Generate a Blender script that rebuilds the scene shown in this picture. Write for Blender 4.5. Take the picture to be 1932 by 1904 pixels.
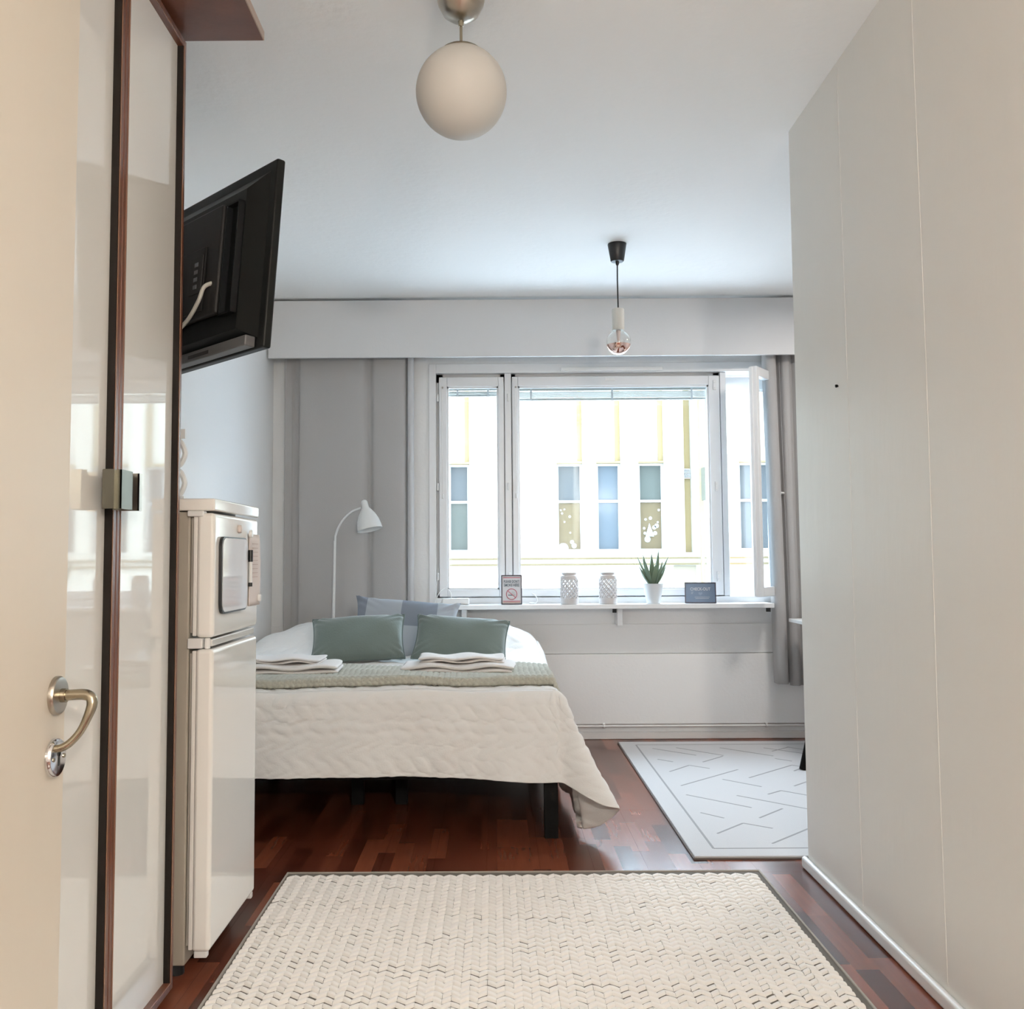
import bpy, bmesh, math, random
import numpy as np
from mathutils import Matrix, Vector
random.seed(7); rng = np.random.default_rng(7)
sc = bpy.context.scene
for o in list(bpy.data.objects): bpy.data.objects.remove(o, do_unlink=True)
COL = sc.collection
PI = math.pi

# ------------------------------------------------------------------ camera
F, PCX, PCY, W, H = 1850.0, 927.0, 927.0, 1932.0, 1904.0
CAM_Z, PITCH, YAW, ROLL = 1.12, 0.0668947, -0.0033961, -0.0064884
fwd = Vector((math.sin(YAW)*math.cos(PITCH), math.cos(YAW)*math.cos(PITCH), math.sin(PITCH)))
rgt = Vector((math.cos(YAW), -math.sin(YAW), 0)); upv = rgt.cross(fwd)
r2 = rgt*math.cos(ROLL)+upv*math.sin(ROLL); u2 = -rgt*math.sin(ROLL)+upv*math.cos(ROLL)
cd = bpy.data.cameras.new('camera'); cam = bpy.data.objects.new('camera', cd); COL.objects.link(cam)
cd.sensor_fit = 'HORIZONTAL'; cd.sensor_width = 36.0; cd.lens = F/W*36.0
cd.shift_x = (W/2-PCX)/W; cd.shift_y = (PCY-H/2)/W; cd.clip_start = 0.02; cd.clip_end = 200
m = Matrix((( r2.x,u2.x,-fwd.x,0),(r2.y,u2.y,-fwd.y,0),(r2.z,u2.z,-fwd.z,CAM_Z),(0,0,0,1)))
cam.matrix_world = m
sc.camera = cam

# ------------------------------------------------------------------ sky, sun, exposure
SKY_STRENGTH, EXPOSURE = 1.72, 3.5
HALL_FILL = 18.8; NOOK_FILL = 2.1  # power of two unseen fill lamps added to brighten the room
world = bpy.data.worlds.new('World'); sc.world = world; world.use_nodes = True
bg = world.node_tree.nodes['Background']; bg.inputs[0].default_value = (0.90, 0.95, 1.0, 1); bg.inputs[1].default_value = SKY_STRENGTH
# sampling portal in the window opening: emits nothing, only steers sky sampling
pdl = bpy.data.lights.new('window_portal', 'AREA'); pdl.shape = 'RECTANGLE'; pdl.size = 2.24; pdl.size_y = 1.55; pdl.cycles.is_portal = True
po = bpy.data.objects.new('window_portal', pdl); COL.objects.link(po); po.location = (0.71, 6.43, 1.57); po.rotation_euler = (-math.pi/2, 0, 0)
sc.cycles.max_bounces = 10; sc.cycles.diffuse_bounces = 6; sc.cycles.glossy_bounces = 4; sc.cycles.sample_clamp_indirect = 0.7; sc.cycles.adaptive_threshold = 0.015; sc.cycles.caustics_reflective = False; sc.cycles.caustics_refractive = False; sc.cycles.transparent_max_bounces = 16
vs = sc.view_settings; vs.view_transform = 'Standard'; vs.look = 'None'; vs.exposure = EXPOSURE; vs.gamma = 1.0; vs.use_curve_mapping = False

# ------------------------------------------------------------------ materials
MATS = {}
def M(name, col=(0.8,0.8,0.8), rough=0.5, metal=0.0, spec=0.5, bump=None, var=None, sheen=0.0, coat=0.0, trans=0.0, emit=None, ior=1.5):
    """bump=(scale, distance, (sx,sy,sz) stretch) ; var=(scale, amount) colour mottling"""
    if name in MATS: return MATS[name]
    mt = bpy.data.materials.new(name); mt.use_nodes = True; nt = mt.node_tree; b = nt.nodes['Principled BSDF']
    b.inputs['Base Color'].default_value = (*col, 1); b.inputs['Roughness'].default_value = rough
    b.inputs['Metallic'].default_value = metal; b.inputs['Specular IOR Level'].default_value = spec; b.inputs['IOR'].default_value = ior
    b.inputs['Sheen Weight'].default_value = sheen; b.inputs['Coat Weight'].default_value = coat; b.inputs['Coat Roughness'].default_value = 0.05
    b.inputs['Transmission Weight'].default_value = trans
    if emit: b.inputs['Emission Color'].default_value = (*emit[0], 1); b.inputs['Emission Strength'].default_value = emit[1]
    if bump or var:
        tc = nt.nodes.new('ShaderNodeTexCoord')
    if bump:
        mp = nt.nodes.new('ShaderNodeMapping'); mp.inputs['Scale'].default_value = bump[2] if len(bump) > 2 else (1,1,1)
        nz = nt.nodes.new('ShaderNodeTexNoise'); nz.inputs['Scale'].default_value = bump[0]; nz.inputs['Detail'].default_value = 4
        bp = nt.nodes.new('ShaderNodeBump'); bp.inputs['Distance'].default_value = bump[1]; bp.inputs['Strength'].default_value = 1.0
        nt.links.new(tc.outputs['Object'], mp.inputs[0]); nt.links.new(mp.outputs[0], nz.inputs['Vector'])
        nt.links.new(nz.outputs['Fac'], bp.inputs['Height']); nt.links.new(bp.outputs[0], b.inputs['Normal'])
    if var:
        nz2 = nt.nodes.new('ShaderNodeTexNoise'); nz2.inputs['Scale'].default_value = var[0]; nz2.inputs['Detail'].default_value = 5
        nt.links.new(tc.outputs['Object'], nz2.inputs['Vector'])
        hs = nt.nodes.new('ShaderNodeMix'); hs.data_type = 'RGBA'
        d = var[1]; hs.inputs[6].default_value = (*[c*(1-d) for c in col],1); hs.inputs[7].default_value = (*[min(1,c*(1+d)) for c in col],1)
        nt.links.new(nz2.outputs['Fac'], hs.inputs[0]); nt.links.new(hs.outputs[2], b.inputs['Base Color'])
    MATS[name] = mt; return mt

def glass_mat(name, tint=(0.90,0.945,0.975), gloss=0.04):
    mt = bpy.data.materials.new(name); mt.use_nodes = True; nt = mt.node_tree; nt.nodes.clear()
    out = nt.nodes.new('ShaderNodeOutputMaterial'); mx = nt.nodes.new('ShaderNodeMixShader')
    tr = nt.nodes.new('ShaderNodeBsdfTransparent'); gl = nt.nodes.new('ShaderNodeBsdfGlossy'); lw = nt.nodes.new('ShaderNodeLayerWeight'); lw.inputs[0].default_value = 0.5
    pw_ = nt.nodes.new('ShaderNodeMath'); pw_.operation = 'POWER'; pw_.inputs[1].default_value = 5.0
    ad = nt.nodes.new('ShaderNodeMath'); ad.operation = 'MULTIPLY_ADD'; ad.inputs[1].default_value = 0.6; ad.inputs[2].default_value = gloss
    tr.inputs[0].default_value = (*tint,1); gl.inputs['Roughness'].default_value = 0.01
    nt.links.new(lw.outputs['Facing'], pw_.inputs[0]); nt.links.new(pw_.outputs[0], ad.inputs[0]); nt.links.new(ad.outputs[0], mx.inputs[0])
    nt.links.new(tr.outputs[0], mx.inputs[1]); nt.links.new(gl.outputs[0], mx.inputs[2])
    nt.links.new(mx.outputs[0], out.inputs[0]); MATS[name] = mt; return mt

def floor_mat():
    mt = bpy.data.materials.new('laminate'); mt.use_nodes = True; nt = mt.node_tree; b = nt.nodes['Principled BSDF']
    N = nt.nodes.new; L = nt.links.new
    tc = N('ShaderNodeTexCoord'); oi = N('ShaderNodeObjectInfo'); geo = N('ShaderNodeNewGeometry')
    sx = N('ShaderNodeSeparateXYZ'); L(geo.outputs['Position'], sx.inputs[0])
    def math_(op, a, bb=None):
        n = N('ShaderNodeMath'); n.operation = op
        for k, v in enumerate((a, bb)):
            if v is None: continue
            if isinstance(v, (int, float)): n.inputs[k].default_value = v
            else: L(v, n.inputs[k])
        return n.outputs[0]
    si = math_('FLOOR', math_('DIVIDE', sx.outputs[0], 0.0644))
    wn0 = N('ShaderNodeTexWhiteNoise'); wn0.noise_dimensions = '1D'; L(si, wn0.inputs['W'])
    yi = math_('FLOOR', math_('DIVIDE', math_('ADD', sx.outputs[1], math_('MULTIPLY', wn0.outputs['Value'], 0.9)), 0.40))
    cmb = N('ShaderNodeCombineXYZ'); L(si, cmb.inputs[0]); L(yi, cmb.inputs[1])
    wn = N('ShaderNodeTexWhiteNoise'); wn.noise_dimensions = '3D'; L(cmb.outputs[0], wn.inputs['Vector'])
    mp = N('ShaderNodeMapping'); mp.inputs['Scale'].default_value = (60, 5, 1); L(geo.outputs['Position'], mp.inputs[0])
    nz = N('ShaderNodeTexNoise'); nz.inputs['Scale'].default_value = 1.0; nz.inputs['Detail'].default_value = 5; L(mp.outputs[0], nz.inputs['Vector'])
    f = math_('ADD', math_('MULTIPLY', wn.outputs['Value'], 0.75), math_('MULTIPLY', nz.outputs['Fac'], 0.35))
    cr = N('ShaderNodeValToRGB'); L(f, cr.inputs[0])
    cr.color_ramp.elements[0].position = 0.1; cr.color_ramp.elements[0].color = (0.042, 0.009, 0.005, 1)
    cr.color_ramp.elements[1].position = 0.95; cr.color_ramp.elements[1].color = (0.250, 0.072, 0.036, 1)
    L(cr.outputs[0], b.inputs['Base Color']); b.inputs['Roughness'].default_value = 0.24; b.inputs['Specular IOR Level'].default_value = 0.6
    MATS['laminate'] = mt; return mt

WALL  = M('wall_paint', (0.84,0.84,0.835), 0.5, spec=0.35, bump=(55, 0.0010))
RWALL = M('satin_wall_paint', (0.79,0.77,0.725), 0.44, spec=0.5, bump=(9, 0.0030, (1,1,0.35)))
CEIL  = M('ceiling_paint', (0.90,0.895,0.88), 0.6, spec=0.12, bump=(22, 0.0025))
TRIM  = M('white_trim', (0.80,0.80,0.79), 0.35)
WINW  = M('window_white', (0.78,0.79,0.80), 0.3)
DOORP = M('cream_door_paint', (0.70,0.635,0.54), 0.42, spec=0.4, bump=(14, 0.0012, (1,1,0.25)))
LAM   = floor_mat()
DARK  = M('dark_gap', (0.03,0.03,0.03), 0.8)
LACQ  = M('glossy_offwhite_lacquer', (0.79,0.78,0.745), 0.035, spec=0.6)
WOOD  = M('dark_red_wood', (0.135,0.048,0.026), 0.3, bump=(40,0.0004,(1,1,0.08)), var=(9,0.35))
WOODL = M('wood_edge', (0.25,0.13,0.085), 0.25)
NICK  = M('brushed_nickel', (0.50,0.46,0.40), 0.28, metal=1.0)
NICKD = M('aged_nickel', (0.40,0.355,0.27), 0.25, metal=1.0)
CHROME= M('chrome', (0.75,0.75,0.76), 0.12, metal=1.0)
OPAL  = M('opal_glass', (0.62,0.60,0.565), 0.55, spec=0.35)
FRID  = M('fridge_white', (0.86,0.84,0.80), 0.06, spec=0.8)
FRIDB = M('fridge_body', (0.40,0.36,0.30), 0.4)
RUBB  = M('gasket_grey', (0.42,0.39,0.35), 0.6)
BLK   = M('black_plastic', (0.012,0.013,0.014), 0.38)
BLKM  = M('black_metal', (0.0035,0.0035,0.0035), 0.55, spec=0.12)
TVB   = M('tv_back', (0.005,0.006,0.006), 0.4, spec=0.25)
TVG   = M('tv_grey', (0.10,0.10,0.105), 0.4)
SCREEN= M('screen', (0.005,0.005,0.006), 0.08)
WHITE = M('white_plastic', (0.80,0.80,0.79), 0.3)
SHELFW= M('shelf_white', (0.80,0.81,0.82), 0.25)
CURT  = M('grey_curtain', (0.42,0.41,0.405), 0.9, bump=(180,0.0008), sheen=0.1)
CURTE = M('pale_curtain_hem', (0.55,0.55,0.56), 0.9)
SPREAD= M('white_bedspread', (0.82,0.815,0.80), 0.85, bump=(160,0.0008))
SAGE  = M('sage_knit', (0.48,0.475,0.41), 0.95, bump=(260,0.002), var=(30,0.15))
TOWEL = M('white_terry', (0.82,0.79,0.77), 0.95, bump=(420,0.002))
VELV  = M('green_velvet', (0.145,0.185,0.172), 0.75, sheen=0.4, bump=(120,0.001), var=(7,0.15))
CHECK = None
MATT  = M('mattress_white', (0.7,0.7,0.7), 0.9)
LAMPW = M('lamp_white', (0.74,0.75,0.74), 0.4)
RUGW  = M('cream_wool', (0.93,0.895,0.85), 0.95, bump=(300,0.001), var=(25,0.04))
RUGB  = M('rug_backing_gap_shade', (0.17,0.152,0.13), 0.95)  # backing darkened to paint shade in the gaps between stitches
RUG2  = M('white_rug', (0.60,0.60,0.61), 0.95, bump=(400,0.0015))
RUG2L = M('groove_shade_grey', (0.33,0.33,0.34), 0.95)  # groove shade put into the grey of the rug lines
CERA  = M('grey_ceramic', (0.62,0.585,0.575), 0.35)
POT   = M('pot_grey', (0.68,0.70,0.71), 0.45)
SOIL  = M('soil', (0.05,0.04,0.03), 0.95)
LEAF  = M('aloe_leaf', (0.14,0.20,0.135), 0.4, var=(14,0.25))
SIGNP = M('sign_paper', (0.62,0.62,0.64), 0.5)
SIGNF = M('sign_frame', (0.05,0.035,0.05), 0.4)
PINK  = M('sign_red', (0.50,0.12,0.16), 0.6)
ORNG  = M('sign_orange', (0.55,0.26,0.17), 0.6)
INK   = M('ink_grey', (0.10,0.14,0.17), 0.6)
NAVY  = M('sign_blue', (0.13,0.19,0.28), 0.4)
SKYB  = M('sign_print_pale', (0.55,0.58,0.62), 0.6)
HEART = M('heart_blue', (0.20,0.27,0.38), 0.5)
PAPER = M('pinkish_paper', (0.72,0.63,0.585), 0.7)
PAPL  = M('paper_print', (0.55,0.42,0.37), 0.7)
WBRD  = M('whiteboard', (0.72,0.72,0.74), 0.05, spec=0.7)
GLASS = glass_mat('window_glass')
FACADE= M('facade_plaster', (0.34,0.32,0.275), 0.9, spec=0.1, bump=(3,0.01))
FACY  = M('facade_yellow_and_shade', (0.165,0.125,0.062), 0.9, spec=0.05)  # dark yellow holds reveal and niche shade; also trim and downpipe colour
SNOW  = M('snowy_street', (0.72,0.72,0.72), 0.9)
FWIN  = M('facade_window_frame', (0.30,0.30,0.29), 0.6, spec=0.1)
PG    = M('pane_grey', (0.045,0.050,0.053), 0.5, spec=0.05); PB = M('pane_blue', (0.056,0.068,0.079), 0.5, spec=0.05); PO = M('pane_amber', (0.076,0.057,0.032), 0.5, spec=0.05); PGN = M('pane_green', (0.048,0.053,0.047), 0.5, spec=0.05)
STICK = M('window_sticker', (0.24,0.26,0.26), 0.8)
GSIGN = M('facade_sign', (0.06,0.058,0.034), 0.7)

# ------------------------------------------------------------------ helpers
def tag(o, label=None, cat=None, group=None, kind=None):
    if label: o['label'] = label
    if cat: o['category'] = cat
    if group: o['group'] = group
    if kind: o['kind'] = kind
    return o
def par(o, p):
    if p is None: return o
    o.parent = p
    if not p.get('_local', 0):
        q = p; inv = Matrix.Identity(4)
        loc = Vector((0,0,0))
        while q is not None: loc += Vector(q.location); q = q.parent if q.get('_rel', 0) else None
        o.matrix_parent_inverse = Matrix.Translation(-Vector(p.get('_base', p.location)))
    return o
def thing(name, label, cat, loc=(0,0,0), rotz=0.0, group=None, kind=None, local=False):
    o = bpy.data.objects.new(name, None); COL.objects.link(o); o.empty_display_size = 0.05
    o.location = loc; o.rotation_euler = (0,0,rotz)
    if local: o['_local'] = 1
    return tag(o, label, cat, group, kind)
def link(name, me, mat, parent=None, smooth=False):
    if mat is not None and not me.materials: me.materials.append(mat)
    if smooth:
        for p in me.polygons: p.use_smooth = True
    o = bpy.data.objects.new(name, me); COL.objects.link(o)
    if parent is not None:
        par(o, parent)
        o['_base'] = [0.0,0.0,0.0]
        if parent.get('_local', 0): o['_local'] = 1
    return o
def pyd(name, v, f, mat, parent=None, smooth=False):
    me = bpy.data.meshes.new(name); me.from_pydata([tuple(map(float, p)) for p in v], [], f); me.update()
    return link(name, me, mat, parent, smooth)
def fromnp(name, V, Q, mat, parent=None, smooth=True):
    me = bpy.data.meshes.new(name); V = np.asarray(V, float); Q = np.asarray(Q, int)
    me.vertices.add(len(V)); me.vertices.foreach_set('co', V.ravel())
    me.loops.add(Q.size); me.loops.foreach_set('vertex_index', Q.ravel())
    me.polygons.add(len(Q)); me.polygons.foreach_set('loop_start', np.arange(0, Q.size, Q.shape[1])); me.polygons.foreach_set('loop_total', np.full(len(Q), Q.shape[1]))
    me.update(calc_edges=True); me.validate()
    return link(name, me, mat, parent, smooth)
class B:
    def __init__(s): s.bm = bmesh.new()
    def box(s, x0,x1,y0,y1,z0,z1, mat=None):
        r = bmesh.ops.create_cube(s.bm, size=1.0)
        T = Matrix.Translation(((x0+x1)/2,(y0+y1)/2,(z0+z1)/2)) @ Matrix.Diagonal((x1-x0,y1-y0,z1-z0,1))
        if mat is not None: T = mat @ T
        bmesh.ops.transform(s.bm, matrix=T, verts=r['verts']); return s
    def cyl(s, c, r, h, axis='Z', n=24, r2_=None):
        q = bmesh.ops.create_cone(s.bm, cap_ends=True, segments=n, radius1=r, radius2=r if r2_ is None else r2_, depth=h)
        R = {'Z': Matrix.Identity(4), 'X': Matrix.Rotation(PI/2,4,'Y'), 'Y': Matrix.Rotation(PI/2,4,'X')}[axis]
        bmesh.ops.transform(s.bm, matrix=Matrix.Translation(c) @ R, verts=q['verts']); return s
    def lathe(s, prof, c=(0,0,0), n=32, mtx=None):
        rings = []
        for (r, z) in prof:
            if r < 1e-6: rings.append([s.bm.verts.new((0,0,z))])
            else: rings.append([s.bm.verts.new((r*math.cos(2*PI*k/n), r*math.sin(2*PI*k/n), z)) for k in range(n)])
        vs_ = [v for g in rings for v in g]
        for a, b in zip(rings, rings[1:]):
            for k in range(n):
                k2 = (k+1) % n
                if len(a) == 1 and len(b) == 1: continue
                if len(a) == 1: s.bm.faces.new((a[0], b[k2], b[k]))
                elif len(b) == 1: s.bm.faces.new((a[k], a[k2], b[0]))
                else: s.bm.faces.new((a[k], a[k2], b[k2], b[k]))
        T = Matrix.Translation(c) @ (mtx if mtx is not None else Matrix.Identity(4))
        bmesh.ops.transform(s.bm, matrix=T, verts=vs_); return s
    def tube(s, pts, r, n=10, caps=True, closed=False):
        pts = [Vector(p) for p in pts]; rs = r if isinstance(r, (list, tuple)) else [r]*len(pts)
        rings = []; prev = None
        for i, p in enumerate(pts):
            if closed: t = (pts[(i+1) % len(pts)]-pts[i-1])
            else: t = pts[min(i+1, len(pts)-1)]-pts[max(i-1, 0)]
            t.normalize()
            if prev is None:
                a = Vector((0,0,1)) if abs(t.z) < 0.9 else Vector((1,0,0)); nrm = t.cross(a).normalized()
            else: nrm = (prev - t*prev.dot(t)).normalized()
            prev = nrm; bn = t.cross(nrm)
            rings.append([s.bm.verts.new(p+(nrm*math.cos(2*PI*k/n)+bn*math.sin(2*PI*k/n))*rs[i]) for k in range(n)])
        pairs = list(zip(rings, rings[1:])) + ([(rings[-1], rings[0])] if closed else [])
        for a, b in pairs:
            for k in range(n): s.bm.faces.new((a[k], a[(k+1) % n], b[(k+1) % n], b[k]))
        if caps and not closed: s.bm.faces.new(rings[0][::-1]); s.bm.faces.new(rings[-1])
        return s
    def done(s, name, mat, parent=None, smooth=False, bevel=0.0, seg=2):
        bmesh.ops.recalc_face_normals(s.bm, faces=s.bm.faces)
        me = bpy.data.meshes.new(name); s.bm.to_mesh(me); s.bm.free()
        o = link(name, me, mat, parent)
        if smooth or bevel:
            for p in me.polygons: p.use_smooth = True
            if not bevel: me.set_sharp_from_angle(angle=math.radians(40))
        if bevel:
            md = o.modifiers.new('bevel', 'BEVEL'); md.width = bevel; md.segments = seg; md.limit_method = 'ANGLE'; md.harden_normals = True
        return o
def box(name, x0,x1,y0,y1,z0,z1, mat, parent=None, bevel=0.0, seg=2): return B().box(x0,x1,y0,y1,z0,z1).done(name, mat, parent, bevel=bevel, seg=seg)
def struct(o, label, cat='room'): return tag(o, label, cat, kind='structure')
def gridq(nu, nv, wrap_u=False):
    I = np.arange(nu*nv).reshape(nu, nv); a = I if wrap_u else I[:-1]; b = np.roll(I, -1, 0) if wrap_u else I[1:]
    return np.stack([a[:, :-1], b[:, :-1], b[:, 1:], a[:, 1:]], -1).reshape(-1, 4)
def smooth_path(pts, n=8):
    pts = [Vector(p) for p in pts]; out = []
    for i in range(len(pts)-1):
        p0 = pts[max(i-1,0)]; p1 = pts[i]; p2 = pts[i+1]; p3 = pts[min(i+2,len(pts)-1)]
        for k in range(n):
            t = k/n; out.append(0.5*((2*p1)+(-p0+p2)*t+(2*p0-5*p1+4*p2-p3)*t*t+(-p0+3*p1-3*p2+p3)*t**3))
    out.append(pts[-1]); return out
def text(name, st_, size, mtx, mat, parent, sx=1.0, extrude=0.0004):
    cu = bpy.data.curves.new(name, 'FONT'); cu.body = st_; cu.size = size; cu.align_x = 'CENTER'; cu.align_y = 'CENTER'; cu.extrude = extrude; cu.offset = size*0.012
    tmp = bpy.data.objects.new(name+'_outline', cu); COL.objects.link(tmp)
    me = bpy.data.meshes.new_from_object(tmp.evaluated_get(bpy.context.evaluated_depsgraph_get())); me.materials.clear(); me.materials.append(mat)
    bpy.data.objects.remove(tmp, do_unlink=True)
    o = bpy.data.objects.new(name, me); COL.objects.link(o); o.parent = parent
    o.matrix_basis = mtx @ Matrix.Diagonal((sx,1,1,1))
    return o

# ================================================================== ROOM SHELL
CZ = 2.71; XL = -1.39; XR = 3.2; YB = 6.12; YF = -1.6; XP = 1.115; YP = 3.60
fl = struct(box('floor', XL-0.2, XR+0.2, YF-0.2, YB+0.3, -0.16, -0.012, M('subfloor', (0.05,0.03,0.02), 0.8)), 'glossy dark red-brown laminate floor of the whole flat', 'floor')
pw, pl = 0.1932, 1.29
pm = B().box(-pw/2+0.0003, pw/2-0.0003, 0.0003, 1.0-0.0003, -0.012, 0.0); me_p = bpy.data.meshes.new('plank'); pm.bm.to_mesh(me_p); me_p.materials.append(LAM)
ncol = int((XR-XL)/pw)+1
for i in range(ncol):
    y = YF - [0.0, 0.43, 0.86][i % 3]
    while y < YB:
        y0, y1 = max(y, YF), min(y+pl, YB)
        if y1-y0 > 0.05:
            p = bpy.data.objects.new('plank', me_p); COL.objects.link(p); p.location = (XL+pw/2+i*pw, y0, 0); p.scale = (1, y1-y0-0.0004, 1)
            p.parent = fl
        y += pl
struct(box('ceiling', XL-0.2, XR+0.2, YF-0.2, YB+0.3, CZ, CZ+0.2, CEIL), 'white painted ceiling with faint brush texture', 'ceiling')
struct(box('wall_left', XL-0.2, XL, YF-0.2, YB+0.3, -0.16, CZ+0.1, WALL), 'plain white wall on the left behind fridge and bed', 'wall')
struct(box('wall_front', XL, XR, YF-0.2, YF, -0.16, CZ+0.1, WALL), 'white hallway end wall behind the viewer', 'wall')
struct(box('wall_right', XR, XR+0.2, YF-0.2, YB+0.3, -0.16, CZ+0.1, WALL), 'white side wall of the dining nook behind the partition', 'wall')
struct(box('wall_nook', XP+0.12, XR, 2.3, 2.42, -0.012, CZ+0.1, WALL), 'white rear wall of the dining nook', 'wall')
wp = struct(box('wall_partition', XP, XP+0.12, YF, YP, -0.012, CZ+0.05, RWALL, bevel=0.004), 'satin off-white partition wall along the right side of the hallway', 'wall')
for y in (1.40, 1.955, 2.51, 3.07):
    # board joints: thin filled ridges on the painted boards
    B().tube([(XP+0.0005, y+0.004*math.sin(z*3), z) for z in np.linspace(0.05, 2.69, 24)], 0.0016, 6).done('joint_ridge', RWALL, wp, smooth=True)
B().cyl((XP-0.002, 3.157, 1.667), 0.004, 0.01, 'X', 10).box(XP-0.003, XP, 3.148, 3.168, 1.663, 1.667).done('nail', BLKM, wp)
bb = struct(box('baseboard_partition', XP-0.022, XP, YF, YP+0.012, 0.0, 0.042, TRIM, bevel=0.012, seg=4), 'low white rounded baseboard along the partition wall', 'baseboard')
# back wall with window opening
WX0, WX1, WZ0, WZ1 = -0.41, 1.83, 0.80, 2.335
b = B(); b.box(XL, WX0, YB, YB+0.3, -0.16, CZ+0.1); b.box(WX1, XR, YB, YB+0.3, -0.16, CZ+0.1); b.box(WX0, WX1, YB, YB+0.3, -0.16, WZ0); b.box(WX0, WX1, YB, YB+0.3, WZ1, CZ+0.1)
struct(b.done('wall_back', WALL), 'white window wall at the far end of the room', 'wall')
t1 = struct(thing('trim_1', None, None, (0,YB,0)), 'white flat panelling below the window shelf', 'panelling')
box('panel', XL, XR, YB-0.012, YB, 0.52, 0.70, WALL, t1, bevel=0.003); box('panel', XL, XR, YB-0.028, YB, 0.092, 0.518, WALL, t1, bevel=0.004)
struct(box('baseboard_back', XL, XR, YB-0.03, YB, 0.0, 0.045, TRIM, bevel=0.006), 'white baseboard under the window wall', 'baseboard')
hp = thing('heating_pipe', 'thin white heating pipe with small clips above the far baseboard', 'pipe', (0,YB-0.045,0.082))
B().tube([(XL+0.01, YB-0.045, 0.083), (XR-0.01, YB-0.045, 0.083)], 0.0065, 10).done('pipe', TRIM, hp, smooth=True)
for x in (-0.4, 0.66, 1.65, 2.6): B().box(x-0.006, x+0.006, YB-0.054, YB-0.028, 0.072, 0.100).cyl((x, YB-0.05, 0.083), 0.011, 0.012, 'X', 12).done('clip', TRIM, hp)
struct(box('baseboard_left', XL, XL+0.018, 3.2, YB-0.03, 0, 0.045, TRIM), 'white baseboard at the foot of the left wall', 'baseboard')

# pelmet
pt = thing('pelmet', 'long white box pelmet across the top of the window wall', 'pelmet', (0,5.93,2.34))
box('front_board', XL+0.012, XR, 5.915, 5.935, 2.340, 2.694, M('pelmet_white', (0.66,0.66,0.665), 0.5, bump=(60,0.0006)), pt, bevel=0.002)
box('curtain_rail', XL+0.03, XR, 5.99, 6.03, 2.62, 2.65, WHITE, pt)
box('bracket', XL+0.01, XL+0.03, 5.935, YB, 2.5, 2.65, WHITE, pt); box('bracket', 0.9, 0.92, 5.935, YB, 2.655, 2.685, WHITE, pt)

# ================================================================== WINDOW
wn = struct(thing('window_1', None, None, (0.6, YB, 0.83)), 'wide white three-part window with the narrow right sash open', 'window')
b = B()
b.box(WX0, WX0+0.045, YB-0.015, YB+0.25, WZ0+0.02, WZ1).box(WX1-0.03, WX1, YB-0.005, YB+0.25, WZ0+0.02, WZ1).box(WX0+0.045, WX1-0.03, YB-0.015, YB+0.25, 2.275, WZ1).box(WX0+0.045, WX1-0.03, YB-0.005, YB+0.25, WZ0+0.02, 0.868)
b.box(0.066, 0.108, YB+0.004, YB+0.25, 0.868, 2.275)
b.done('frame', WINW, wn, bevel=0.003)
b = B()
for (a0,a1,c0,c1) in ((-0.375,-0.325,0.86,2.285),(0.04,0.135,0.86,2.285),(1.39,1.43,0.86,2.285),(-0.375,1.43,2.225,2.285),(-0.375,1.43,0.86,0.895)): b.box(a0,a1,YB+0.043,YB+0.055,c0,c1)
b.done('rebate', WINW, wn)
box('mullion', 1.425, 1.462, YB+0.01, YB+0.25, 0.868, 2.275, WINW, wn, bevel=0.003)
def sash(x0,x1,z0,z1,gx0,gx1,gz0,gz1,y0,y1, name='sash', parent=wn):
    b = B(); b.box(x0,gx0,y0,y1,z0,z1).box(gx1,x1,y0,y1,z0,z1).box(gx0,gx1,y0,y1,gz1,z1).box(gx0,gx1,y0,y1,z0,gz0)
    s = b.done(name, WINW, parent, bevel=0.004)
    b = B(); t = 0.010; b.box(gx0-t*0,gx0+t,y0+0.01,y1-0.008,gz0,gz1).box(gx1-t,gx1,y0+0.01,y1-0.008,gz0,gz1).box(gx0,gx1,y0+0.01,y1-0.008,gz1-t,gz1).box(gx0,gx1,y0+0.01,y1-0.008,gz0,gz0+t)
    b.done('bead', WINW, s)
    box('pane', gx0-0.004, gx1+0.004, y0+0.022, y0+0.026, gz0-0.004, gz1+0.004, GLASS, s)
    return s
yA, yA2 = YB-0.004, YB+0.042
s1 = sash(-0.347,0.061,0.874,2.252,-0.297,0.026,0.918,2.192,yA,yA2)
s2 = sash(0.113,1.418,0.874,2.252,0.150,1.350,0.914,2.192,yA,yA2)
# outer sashes
yO = YB+0.16
so1 = sash(-0.36,0.07,0.874,2.27,-0.315,0.030,0.915,2.21,yO,yO+0.04)
so2 = sash(0.105,1.43,0.874,2.27,0.15,1.37,0.91,2.21,yO,yO+0.04)
so3 = sash(1.463,1.800,0.874,2.27,1.476,1.765,0.905,2.185,yO,yO+0.04)
box('vent_stile', 1.628, 1.668, YB+0.06, YB+0.11, 0.874, 2.24, WINW, wn, bevel=0.003)
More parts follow.
